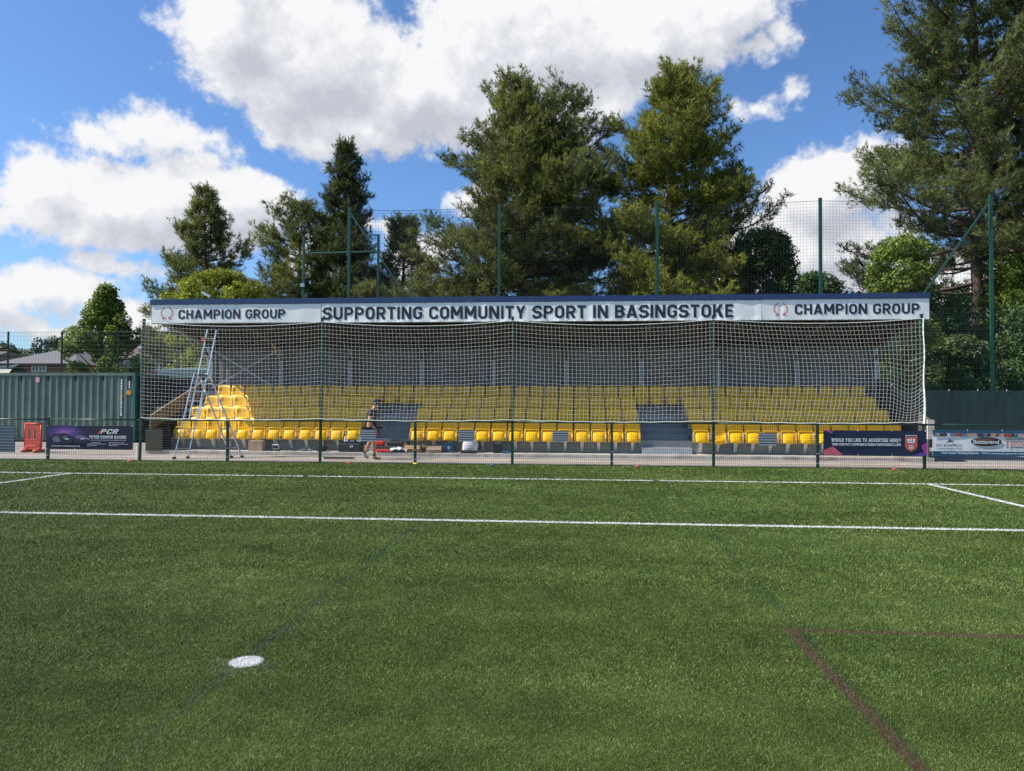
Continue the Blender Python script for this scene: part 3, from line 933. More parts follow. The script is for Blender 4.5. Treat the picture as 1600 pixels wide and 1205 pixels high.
for i, x in enumerate(COLX):
    b = MB(SO)
    b.box(x - .065, x + .065, 24.72, 24.732, ZF[4], 3.50); b.box(x - .065, x + .065, 24.848, 24.86, ZF[4], 3.50); b.box(x - .005, x + .005, 24.732, 24.848, ZF[4], 3.50)
    b.box(x - .10, x + .10, 24.68, 24.90, ZF[4], ZF[4] + .012)
    b.build('column', STEEL, stand)
    MB(SO).bar((x, 21.52, 4.10), (x, 24.86, 3.44), .08, .12).build('rafter', DARKWOOD if i else STEEL, stand)
    MB(SO).bar((x, 24.70, 3.05), (x, 24.0, 3.56), .07, .07, (1, 0, 0)).build('knee_brace', TAN if i == 1 else DARKWOOD, stand)  # the tan brace has sunlight put into its colour
for i, j in ((0, 1), (3, 4), (6, 7)):
    for za, zb, yy in ((3.40, 2.02, 24.66), (2.05, 3.40, 24.69)):
        MB(SO).bar((COLX[i] + .07, yy, za), (COLX[j] - .07, yy, zb), .012, .055, (0, 0, 1)).build('cross_brace', STEEL if i == 0 else DGREY, stand)
# raked end panels
for x, m1, m2 in ((-12.86, PLY, BLACK), (9.80, DARKWOOD, DARKWOOD)):
    MB(SO).prism_x([(21.25, .72), (21.25, 1.17), (25.0, 2.50), (25.0, 2.02)], x - .03, x + .03).build('raked_side_board', m1, stand)
    MB(SO).prism_x([(21.30, .1), (21.30, .725), (25.0, 2.025), (25.0, .1)], x - .02, x + .02).build('side_panel', m2, stand)
    for y, z in ((22.2, 1.5), (23.2, 1.86), (24.2, 2.2)):
        MB(SO).box(x - .05, x + .05, y - .05, y + .05, .1, z - .12).build('side_post', DARKWOOD, stand)
MB(SO).box(9.72, 9.90, 21.18, 21.24, .62, 1.16).build('end_board', mat('pale_end_board', (.55, .50, .44), .8), stand)
MB(SO).box(-12.95, -12.42, 21.16, 21.20, .10, .74).build('end_board', mat('shade_darkened_olive_board', (.045, .046, .030), .8), stand)  # olive darkened to carry the shade of the opening

# ------------------------------------------------------------------ roof banners
LZ = 4.0
_r = random.Random(4)
CREASE = [(-7.6 + .27 * k + _r.uniform(-.09, .09), _r.uniform(-1, 1), _r.uniform(.02, .07)) for k in range(50)]


def wrinkle(x, z):
    s = 0
    for c, a, w in CREASE:
        d = (x - c + (z - 4.25) * .06 * a) / w
        if abs(d) < 4: s += .0055 * a * math.exp(-d * d)
    s += .004 * math.sin(x * 5.3) + .003 * math.sin(x * 12 + z * 4)
    return s - .012 * (1 - abs(math.sin(x * 6.1))) * (z < 4.04)


def soft_wrinkle(x, z):
    return .004 * math.sin(x * 2.6 + z) + .003 * math.sin(x * 7.1 - z * 3) + (.010 * math.exp(-((x - 5.83) / .05) ** 2) - .006 * math.exp(-((x - 8.2) / .12) ** 2))


def banner(name, label, x0, x1, z0, z1, y, fn, m=PVC):
    t = thing(name, label, 'banner', ((x0 + x1) / 2, y, z0))
    O = t.location
    nx = max(2, int((x1 - x0) / .035)); nz = 5
    fr = [(x0 + (x1 - x0) * i / nx, y + fn(x0 + (x1 - x0) * i / nx, z0 + (z1 - z0) * j / nz), z0 + (z1 - z0) * j / nz + (.004 * math.sin(i * 1.3) if j in (0, nz) else 0)) for j in range(nz + 1) for i in range(nx + 1)]
    w = nx + 1; N = len(fr); fs = []
    for j in range(nz):
        for i in range(nx):
            a, c, d, e = j * w + i, j * w + i + 1, (j + 1) * w + i + 1, (j + 1) * w + i
            fs += [(a, c, d, e), (N + e, N + d, N + c, N + a)]
    b = MB(O).add(fr + [(p[0], p[1] + .003, p[2]) for p in fr], fs)
    b.build('sheet', m, t, fix=False)
    e = MB(O)
    x = x0 + .06
    while x < x1:
        for z in (z0 + .022, z1 - .022):
            yy = y + fn(x, z) - .004
            e.tube([(x, yy, z), (x, yy + .003, z)], .011, 7)
        x += .52
    e.build('eyelet', SEAT_GREY, t)
    return t, O


def wreath(cx, z0, z1, y, t, O, fn):
    """two rows of small leaves rising from a tied foot"""
    polys = []
    h = z1 - z0; r = h * .56
    cz = z0 + h * .56
    for s in (-1, 1):
        for k in range(15):
            a = R(-78 + 142 * k / 14)
            for side in (-1, 1):
                px, pz = cx + s * math.cos(a) * r * .92, cz + math.sin(a) * r * .86
                d = a + R(90) + side * R(32)
                dx, dz = math.cos(d) * s, math.sin(d)
                L = h * .115; w = h * .026
                polys.append([(px, pz), (px + dx * L * .5 - dz * w * s, pz + dz * L * .5 + dx * w * s), (px + dx * L, pz + dz * L), (px + dx * L * .5 + dz * w * s, pz + dz * L * .5 - dx * w * s)])
        fx, fz = cx + s * r * .22, z0 + h * .12
        polys.append([(fx, fz), (fx + s * h * .28, fz + h * .02), (fx + s * h * .24, fz + h * .07), (fx, fz + h * .05)])
        polys.append([(fx + s * h * .05, fz), (fx + s * h * .26, z0 - h * .04), (fx + s * h * .32, z0 + h * .02), (fx + s * h * .12, fz + h * .04)])
    flat(polys, y - .004, 'emblem', RED_INK, t, O, fn)


BY = 21.385
t, O = banner('roof_banner', 'white banner reading CHAMPION GROUP above the ladder, left end of the roof edge', -12.95, -7.62, 3.985, 4.545, BY, soft_wrinkle)
sign('CHAMPION GROUP', -12.09, -8.72, 4.105, 4.39, BY - .006, INK, t, O, fn=soft_wrinkle)
wreath(-12.46, 4.10, 4.45, BY, t, O, soft_wrinkle)
t, O = banner('roof_banner', 'creased white banner reading SUPPORTING COMMUNITY SPORT IN BASINGSTOKE along the roof edge', -7.60, 5.30, 3.975, 4.545, BY - .004, wrinkle)
sign('SUPPORTING COMMUNITY SPORT IN BASINGSTOKE', -7.55, 4.51, 4.055, 4.435, BY - .011, INK, t, O, fn=wrinkle)
t, O = banner('roof_banner', 'white banner reading CHAMPION GROUP over the last net bay, right end of the roof edge', 5.31, 9.88, 3.975, 4.56, BY, soft_wrinkle)
sign('CHAMPION GROUP', 6.22, 9.62, 4.125, 4.42, BY - .006, INK, t, O, fn=soft_wrinkle)
wreath(5.83, 4.09, 4.44, BY, t, O, soft_wrinkle)

# ------------------------------------------------------------------ seats
def seat_back_fn(u, v):
    k = .30
    x = .228 * u * math.sqrt(1 - k * v * v / 2 * (1 if v > 0 else .25))
    z = .68 + .270 * v * math.sqrt(1 - k * u * u / 2)
    y = -.105 + .10 * (z - .41) / .54 - .036 * abs(u) ** 2.6 + .018 * math.cos(v * 1.5)
    return (x, y, z), (u * .6, -1, .2)


def seat_pan_fn(u, v):
    k = .50
    x = .172 * u * math.sqrt(1 - k * v * v / 2 * (1 if v > 0 else .6))
    z = .475 + .145 * v * math.sqrt(1 - k * u * u / 2)
    e = max(abs(u), abs(v)) ** 4
    y = -.325 + .26 * (z - .31) + .030 * e - .016 * (1 - u * u) * (1 - v * v)
    return (x, y, z), (u * .3 * e, -1, .30 + v * .35 * e)


def make_seat():
    s = thing('stadium_seat', 'yellow seat', 'seat', (0, 0, 0), 'yellow tip-up seats in the stand')
    b = MB().shell(seat_back_fn, 12, 8, .012)
    b.tube([(-.21, -.135, .435), (-.1, -.10, .425), (.1, -.10, .425), (.21, -.135, .435)], .016, 6)
    b.build('backrest', YELLOW, s, True)
    pan = MB().shell(seat_pan_fn, 12, 10, .02).build('seat_pan', YELLOW, s, True)
    fy = lambda z: -.305 + .26 * (z - .31)
    rim = [(-.200, fy(.33), .33), (-.214, fy(.50), .50), (-.208, fy(.655), .655), (-.180, fy(.695), .695), (.180, fy(.695), .695), (.208, fy(.655), .655), (.214, fy(.50), .50), (.200, fy(.33), .33)]
    MB().tube(rim, .011, 6).build('rim', YELLOW, pan, True)
    for x in (-.222, .222):
        b = MB().box(x - .008, x + .008, -.19, -.10, .34, .62)
        b.tube([(x - .016, -.16, .53), (x + .016, -.16, .53)], .032, 8)
        b.build('hinge_arm', SEAT_GREY, s)
    b = MB()
    b.prism_x([(-.016, .06), (-.016, .33), (-.20, .345), (-.20, .315), (-.045, .06)], -.045, .045)
    b.box(-.23, .23, -.17, -.12, .335, .365)
    b.build('bracket', SEAT_GREY, s)
    return s


proto = make_seat()
ROWN = ['front row', 'second row', 'third row', 'back row']
BLOCKS = [('left block', 0, 12), ('middle block', 15, 29), ('right block', 32, 44)]
first = True
for i in range(4):
    for k in range(44):
        blk = next((q for q in BLOCKS if q[1] <= k < q[2]), None)
        if blk is None and i < 3: continue
        o = proto if first else copy_tree(proto)
        first = False
        o.location = (-12.415 + .495 * (k + .5), YR[i], ZF[i])
        jr = random.Random(i * 50 + k)
        o.rotation_euler = (jr.uniform(-.012, .012), 0, jr.uniform(-.012, .012))
        if i == 3:
            o['label'] = f'yellow tip-up seat, back row, {ORD[k]} from the left end' if k < 15 else (f'yellow tip-up seat, back row, {ORD[43 - k]} from the right end' if k > 28 else f'yellow tip-up seat, back row, {ORD[k - 15]} past the left fifteen')
        else:
            o['label'] = f'yellow tip-up seat, {ROWN[i]}, {blk[0]}, {ORD[k - blk[1]]} from its left end'
        if i == 0 and k == 33:
            o['label'] = 'yellow seat left folded down in the front row by the tall post'
            for ch in o.children:
                if ch.name.startswith('seat_pan'):
                    ch.rotation_euler = (R(84), 0, 0); ch.location = (0, .19, .57)

# ------------------------------------------------------------------ pitch-side boards
def board(name, label, x0, x1, z0, z1, m, y=18.70):
    t = thing(name, label, 'banner', ((x0 + x1) / 2, y, z0))
    O = t.location
    b = MB(O)
    nx = 24
    wob = lambda x: .004 * math.sin(x * 3.1) + .002 * math.sin(x * 9)
    fr = [(x0 + (x1 - x0) * i / nx, y + wob(x0 + (x1 - x0) * i / nx), z0 + (z1 - z0) * j / 3) for j in range(4) for i in range(nx + 1)]
    w = nx + 1; N = len(fr); fs = []
    for j in range(3):
        for i in range(nx):
            a, c, d, e = j * w + i, j * w + i + 1, (j + 1) * w + i + 1, (j + 1) * w + i
            fs += [(a, c, d, e), (N + e, N + d, N + c, N + a)]
    b.add(fr + [(p[0], p[1] + .004, p[2]) for p in fr], fs)
    b.build('sheet', m, t, fix=False)
    for i in range(4):
        for z in (z0 + .015, z1 - .015):
            x = x0 + .03 + (x1 - x0 - .06) * i / 3
            MB(O).tube([(x, y - .012, z), (x, y + .03, z + (.02 if z > z0 + .1 else -.02))], .007, 5).build('cable_tie', WHITE, t)
    return t, O


def dusk_print():
    """the printed purple dusk of the racing banner"""
    m, n, l, b = new_mat('printed_purple_dusk')
    tc = n.new('ShaderNodeTexCoord'); s = n.new('ShaderNodeSeparateXYZ'); l.new(tc.outputs['Object'], s.inputs[0])
    mp = n.new('ShaderNodeMapping'); mp.inputs['Location'].default_value = (.80, 0, -.47); mp.inputs['Scale'].default_value = (1.9, 0, 4.6)
    l.new(tc.outputs['Object'], mp.inputs[0])
    g = n.new('ShaderNodeTexGradient'); g.gradient_type = 'SPHERICAL'
    mp.vector_type = 'POINT'
    sub = n.new('ShaderNodeVectorMath'); sub.operation = 'MULTIPLY_ADD'
    l.new(tc.outputs['Object'], sub.inputs[0]); sub.inputs[1].default_value = (1.55, 0, 4.6); sub.inputs[2].default_value = (.72 * 1.55, 0, -.46 * 4.6)
    l.new(sub.outputs[0], g.inputs[0])
    no = n.new('ShaderNodeTexNoise'); no.inputs['Scale'].default_value = 6; no.inputs['Detail'].default_value = 4
    mp2 = n.new('ShaderNodeMapping'); mp2.inputs['Scale'].default_value = (.5, 1, 4); l.new(tc.outputs['Object'], mp2.inputs[0]); l.new(mp2.outputs[0], no.inputs['Vector'])
    mu = n.new('ShaderNodeMath'); mu.operation = 'MULTIPLY'; l.new(g.outputs['Fac'], mu.inputs[0])
    ad = n.new('ShaderNodeMath'); ad.operation = 'ADD'; l.new(no.outputs[0], ad.inputs[0]); ad.inputs[1].default_value = .55; l.new(ad.outputs[0], mu.inputs[1])
    cr = n.new('ShaderNodeValToRGB'); l.new(mu.outputs[0], cr.inputs[0])
    e = cr.color_ramp.elements
    e[0].position = 0; e[0].color = (.018, .016, .040, 1); e[1].position = .95; e[1].color = (.36, .14, .42, 1)
    x = e.new(.35); x.color = (.055, .035, .17, 1)
    x = e.new(.65); x.color = (.15, .07, .34, 1)
    l.new(cr.outputs[0], b.inputs['Base Color']); b.inputs['Roughness'].default_value = .45
    return m


t, O = board('pitch_banner', 'dark purple PETER COOPER RACING banner with two cars, tied to the low fence', -14.27, -11.80, .29, .93, dusk_print())
y = 18.686
wht = WHITE
GREYCAR = mat('printed_car_grey', (.15, .14, .24), .5, var=.35, scale=14)
DARKCAR = mat('printed_car_dark', (.020, .018, .045), .5, var=.4, scale=14)
flat([[(-14.10, .46), (-14.12, .60), (-14.05, .69), (-13.90, .72), (-13.72, .73), (-13.62, .69), (-13.50, .62), (-13.46, .50), (-13.60, .45), (-13.95, .43)]], y, 'printed_car', DARKCAR, t, O)
flat([[(-14.08, .58), (-13.98, .66), (-13.88, .62), (-13.84, .50), (-14.02, .47)], [(-13.80, .60), (-13.72, .665), (-13.64, .63), (-13.68, .575)]], y - .002, 'printed_bonnet', GREYCAR, t, O)
flat([[(-13.50, .52), (-13.46, .64), (-13.36, .71), (-13.22, .69), (-13.02, .62), (-12.90, .55), (-12.95, .48), (-13.20, .45), (-13.42, .46)]], y, 'printed_car', DARKCAR, t, O)
flat([[(-13.44, .64), (-13.36, .69), (-13.24, .675), (-13.05, .61), (-12.95, .545), (-13.2, .57), (-13.40, .58)]], y - .002, 'printed_bonnet', GREYCAR, t, O)
flat([[(-13.72, .555), (-13.60, .56), (-13.60, .585), (-13.71, .58)], [(-13.27, .56), (-13.16, .575), (-13.17, .60), (-13.27, .585)]], y - .003, 'headlamp', wht, t, O)
sign('PCR', -12.72, -12.18, .715, .845, y, wht, t, O, shear=.3)
flat([[(-12.80, .715), (-12.69, .84), (-12.68, .775), (-12.70, .715)]], y, 'emblem', RED_INK, t, O)
sign('PETER COOPER RACING', -13.02, -11.98, .590, .670, y, wht, t, O)
sign('VEHICLE ENHANCEMENTS AND MODIFICATIONS', -13.01, -11.98, .530, .562, y, mat('pale_grey_ink', (.42, .42, .50), .5), t, O)
for (xa, xb, zz) in ((-13.08, -12.71, .470), (-13.08, -12.55, .432), (-13.08, -12.80, .394), (-12.47, -12.02, .470), (-12.47, -11.90, .432), (-12.47, -12.21, .394)):
    xs = xa; polys = []; rr = random.Random(int(zz * 1000 + xa * 10))
    while xs < xb:
        w = rr.uniform(.03, .09); polys.append([(xs, zz), (min(xb, xs + w), zz), (min(xb, xs + w), zz + .018), (xs, zz + .018)]); xs += w + .014
    flat(polys, y, 'small_print', mat('pale_grey_ink', (.42, .42, .50), .5), t, O)
text('www.petercoopergroup.co.uk', -14.10, -13.28, .355, .405, y, wht, t, O, bold=.015)

ADV = mat('printed_navy', (.014, .020, .060), .42, var=.12, scale=3)
t, O = board('pitch_banner', 'navy banner WOULD YOU LIKE TO ADVERTISE HERE? with red shield on the fence', 6.11, 8.56, .335, .945, ADV)
sign('WOULD YOU LIKE TO ADVERTISE HERE?', 6.30, 7.94, .662, .750, y, wht, t, O)
sign('THEN CONTACT COMMUNICATIONS@HAMPSHIREFA.COM', 6.31, 7.94, .570, .630, y, wht, t, O)
MAG = mat('printed_magenta', (.36, .05, .30), .45, var=.15, scale=5)
CORAL = mat('printed_coral', (.62, .12, .17), .45, var=.3, scale=4)
VIO = mat('printed_violet', (.13, .06, .36), .45, var=.2, scale=4)
flat([[(6.115, .34), (6.115, .46), (6.33, .545), (6.58, .34)]], y, 'printed_hill', CORAL, t, O)
flat([[(6.12, .94), (6.36, .94), (6.31, .86)]], y, 'printed_corner', MAG, t, O)
flat([[(8.555, .34), (8.555, .66), (8.41, .59), (8.48, .42)]], y, 'printed_corner', MAG, t, O)
flat([[(8.18, .338), (8.47, .43), (8.55, .338)]], y - .002, 'printed_corner', VIO, t, O)
sh = [(8.04, .80), (8.04, .56), (8.08, .49), (8.185, .425), (8.29, .49), (8.33, .56), (8.33, .80)]
flat([sh], y, 'shield', mat('printed_shield_red', (.58, .11, .085), .45), t, O)
ring = lambda cx, cz, r0, r1, n=18: [[(cx + r0 * math.cos(a), cz + r0 * math.sin(a)), (cx + r1 * math.cos(a), cz + r1 * math.sin(a)), (cx + r1 * math.cos(a2), cz + r1 * math.sin(a2)), (cx + r0 * math.cos(a2), cz + r0 * math.sin(a2))] for a, a2 in ((2 * math.pi * k / n, 2 * math.pi * (k + 1) / n) for k in range(n))]
crown = [[(8.10, .645), (8.27, .645), (8.27, .672), (8.10, .672)], [(8.10, .675), (8.085, .735), (8.12, .755), (8.15, .74), (8.14, .68)], [(8.27, .675), (8.285, .735), (8.25, .755), (8.22, .74), (8.23, .68)], [(8.165, .68), (8.16, .745), (8.185, .77), (8.21, .745), (8.205, .68)]]
flat(crown + ring(8.185, .545, .038, .055) + ring(8.185, .545, .0, .020), y - .002, 'emblem', WHITE, t, O)
flat([[(8.05, .815), (8.32, .815), (8.32, .84), (8.05, .84)]], y - .001, 'shield_title', WHITE, t, O)
text('HampshireFA', 8.06, 8.31, .820, .837, y - .003, ADV, t, O, bold=.02)

t, O = board('pitch_banner', 'pale Bettavend vending banner with brown oval sign, last on the right of the fence', 8.69, 11.15, .345, .965, mat('printed_pale_grey', (.80, .79, .82), .42, var=.03))
BLUEINK = mat('printed_teal_blue', (.020, .085, .17), .45, var=.1)
flat([[(8.69, .345), (11.15, .345), (11.15, .455), (8.69, .455)], [(8.69, .895), (11.15, .895), (11.15, .965), (8.69, .965)]], y, 'printed_band', BLUEINK, t, O)
text('Your Local Vending Experts.', 8.89, 9.76, .378, .440, y - .002, wht, t, O, bold=.03, shear=.2)
text('"We\'re seriously good at what we do"', 9.81, 11.08, .372, .440, y - .002, wht, t, O, bold=.01, shear=.2)
text('023 8025 5222', 8.77, 9.36, .565, .625, y, DGREY, t, O, bold=.01, space=1.1)
text('www.bettavend.co.uk', 8.78, 9.35, .505, .535, y, DGREY, t, O, bold=.005)
ell = lambda cx, cz, a, b, n=40: [(cx + a * math.cos(2 * math.pi * k / n), cz + b * math.sin(2 * math.pi * k / n)) for k in range(n)]
flat([ell(9.93, .690, .355, .108)], y, 'oval_sign', mat('printed_dark_brown', (.045, .022, .018), .4), t, O)
flat([ell(9.88, .715, .22, .060)], y - .002, 'oval_highlight', mat('printed_mid_brown', (.16, .085, .06), .4), t, O)
text('Bettavend', 9.63, 10.22, .640, .735, y - .004, wht, t, O, bold=.015)
text('beyond expectations', 9.58, 10.30, .500, .560, y, mat('grey_script_ink', (.30, .28, .30), .5), t, O, bold=-.004, shear=.45)
rr = random.Random(8); xs = 8.70
PH = [mat('printed_photo_' + nm, c, .45, var=.5, scale=22) for nm, c in (('red', (.36, .08, .06)), ('pink', (.55, .33, .30)), ('white', (.62, .60, .60)), ('dark', (.06, .05, .06)), ('tan', (.45, .32, .22)), ('blue', (.10, .20, .36)), ('brown', (.20, .10, .07)))]
while xs < 11.12:
    w = rr.uniform(.06, .16)
    flat([[(xs, .80 + rr.uniform(0, .02)), (min(11.14, xs + w), .80 + rr.uniform(0, .02)), (min(11.14, xs + w - .01), .893), (xs, .893)]], y - .001, 'printed_photo', rr.choice(PH), t, O); xs += w
flat([[(8.98, .665), (9.06, .70), (9.08, .77), (9.12, .71), (9.20, .70), (9.13, .675)]], y, 'emblem', DGREY, t, O)
for zz, c in ((.665, RED_INK), (.600, RED_INK), (.540, mat('green_ink', (.05, .30, .20), .5))):
    flat([ell(10.42, zz + .02, .028, .026, 12)], y, 'emblem', c, t, O)
for k, zz in enumerate((.775, .745, .690, .665, .625, .60, .56, .54)):
    polys = []; xs = 10.39 if k < 2 else 10.50
    while xs < 10.95:
        w = rr.uniform(.03, .09); polys.append([(xs, zz), (xs + w, zz), (xs + w, zz + .014), (xs, zz + .014)]); xs += w + .015
    flat(polys, y, 'small_print', DGREY if k in (0, 1, 6, 7) else RED_INK, t, O)

# small slatted plates hung on the mesh
for lab, x0, x1, z0, z1, n, m1 in (
        ('small pale blue slatted plate on the fence mesh in front of the walking man', -5.57, -5.155, .575, .885, 5, STEEL),
        ('small pale blue slatted plate on the fence mesh beside the white sack', -2.99, -2.57, .585, .885, 5, STEEL),
        ('small pale blue slatted plate on the fence mesh near the middle of the front seats', -.57, -.165, .60, .88, 5, STEEL),
        ('small pale blue slatted plate on the fence mesh left of the navy advertise banner', 4.56, 4.98, .55, .865, 5, STEEL),
        ('larger dark grey slatted plate on the fence mesh left of the red barrier', -15.70, -15.17, .19, .92, 9, mat('dull_blue_grey', (.16, .19, .23), .5))):
    t = thing('slatted_plate', lab, 'plate', ((x0 + x1) / 2, 18.70, z0)); O = t.location
    MB(O).box(x0, x1, 18.708, 18.716, z0, z1).build('back_plate', mat('deep_blue_grey', (.035, .055, .10), .5), t)
    b = MB(O)
    p = (z1 - z0) / n
    for i in range(n):
        b.box(x0, x1, 18.694, 18.706, z0 + p * (i + .02), z0 + p * (i + .66))
    b.build('slat', m1, t)

# ------------------------------------------------------------------ marker discs on the turf
def disc(x, y, m, lab, s=.62):
    o = MB((x, y, 0)).lathe([(.10 * s, 0.004), (.10 * s, .012), (.045 * s, .055 * s), (.030 * s, .055 * s), (.085 * s, .006)], (x, y, 0), 20).build('marker_disc', m, smooth=False)
    o.location = (x, y, .012); tag(o, lab, 'marker disc', 'flat sports marker discs by the fence')


disc(-5.82, 18.52, DISC_RED, 'red marker disc on the turf just left of the walking man')
disc(1.55, 18.50, DISC_RED, 'red marker disc on the turf right of the middle fence post')
disc(-4.08, 18.55, DISC_YEL, 'yellow marker disc at the foot of a fence post')
disc(-2.08, 18.50, DISC_BLUE, 'blue marker disc on the turf by the fence')
disc(-11.66, 18.34, DISC_RED, 'red marker disc under the right end of the purple racing banner')
disc(7.70, 18.48, DISC_RED, 'red marker disc under the navy advertise banner')

# ------------------------------------------------------------------ ladder
def ladder():
    t = thing('step_ladder', 'tall aluminium combination ladder opened as an A before the left seats', 'ladder', (-10.2, 19.9, 0)); O = t.location

    def section(name, a, c, w, n, m=ALU, sx=.022, d=.055):
        a, c = Vector(a), Vector(c)
        s = Vector(w) / 2
        s2 = s.normalized()
        b = MB(O)
        for q in (-1, 1):
            b.bar(a + s * q, c + s * q, sx, d, s2.cross(c - a))
        o = b.build(name, m, t)
        r = MB(O)
        for i in range(1, n):
            p = a.lerp(c, i / n); r.tube([p - s, p + s], .012, 6)
        r.build('rung', m, t)
        f = MB(O)
        if a.z < .3:
            for q in (-1, 1):
                p = a + s * q; f.box(p.x - .03, p.x + .03, p.y - .05, p.y + .05, 0.0, .06)
            f.build('rubber_foot', BLACK, t)
        return o
    wv = (.25, .26, 0)
    section('front_stile', (-10.92, 19.55, .02), (-10.72, 20.2, 2.42), wv, 9)
    section('extension_stile', (-10.80, 19.99, 1.10), (-10.46, 20.30, 3.66), (.17, .20, 0), 10, sx=.020)
    section('rear_stile', (-9.55, 20.05, .02), (-10.66, 20.28, 2.36), (.20, .24, 0), 9)
    b = MB(O)
    b.cbox((-10.70, 20.20, 2.30), (.30, .30, .09), .02)
    b.build('hinge', DGREY, t)
    MB(O).bar((-10.78, 19.86, 1.05), (-10.05, 20.1, 1.05), .012, .02).build('stay', ALU, t)
    MB(O).box(-10.62, -10.52, 20.02, 20.06, 3.30, 3.42).build('sticker', RED_INK, t)


ladder()

# ------------------------------------------------------------------ the walking man
def skinned(name, nodes, edges, m, parent, off, sub=2, root=0):
    """nodes: (x, y, z, rx, ry); grows one smooth surface round the skeleton"""
    me = bpy.data.meshes.new(name)
    me.from_pydata([Vector(q[:3]) - Vector(off) for q in nodes], edges, [])
    ob = bpy.data.objects.new(name, me); COL.objects.link(ob)
    ob.modifiers.new('skin', 'SKIN').use_smooth_shade = True
    sv = me.skin_vertices[0].data
    for i, q in enumerate(nodes):
        sv[i].radius = (q[3], q[4] if len(q) > 4 else q[3]); sv[i].use_root = (i == root)
    s = ob.modifiers.new('sub', 'SUBSURF'); s.levels = sub; s.render_levels = sub
    bpy.context.view_layer.update()
    res = bpy.data.meshes.new_from_object(ob.evaluated_get(bpy.context.evaluated_depsgraph_get()))
    bpy.data.objects.remove(ob)
    res.name = name
    res.materials.clear(); res.materials.append(m); res.shade_smooth()
    return link(bpy.data.objects.new(name, res), parent)


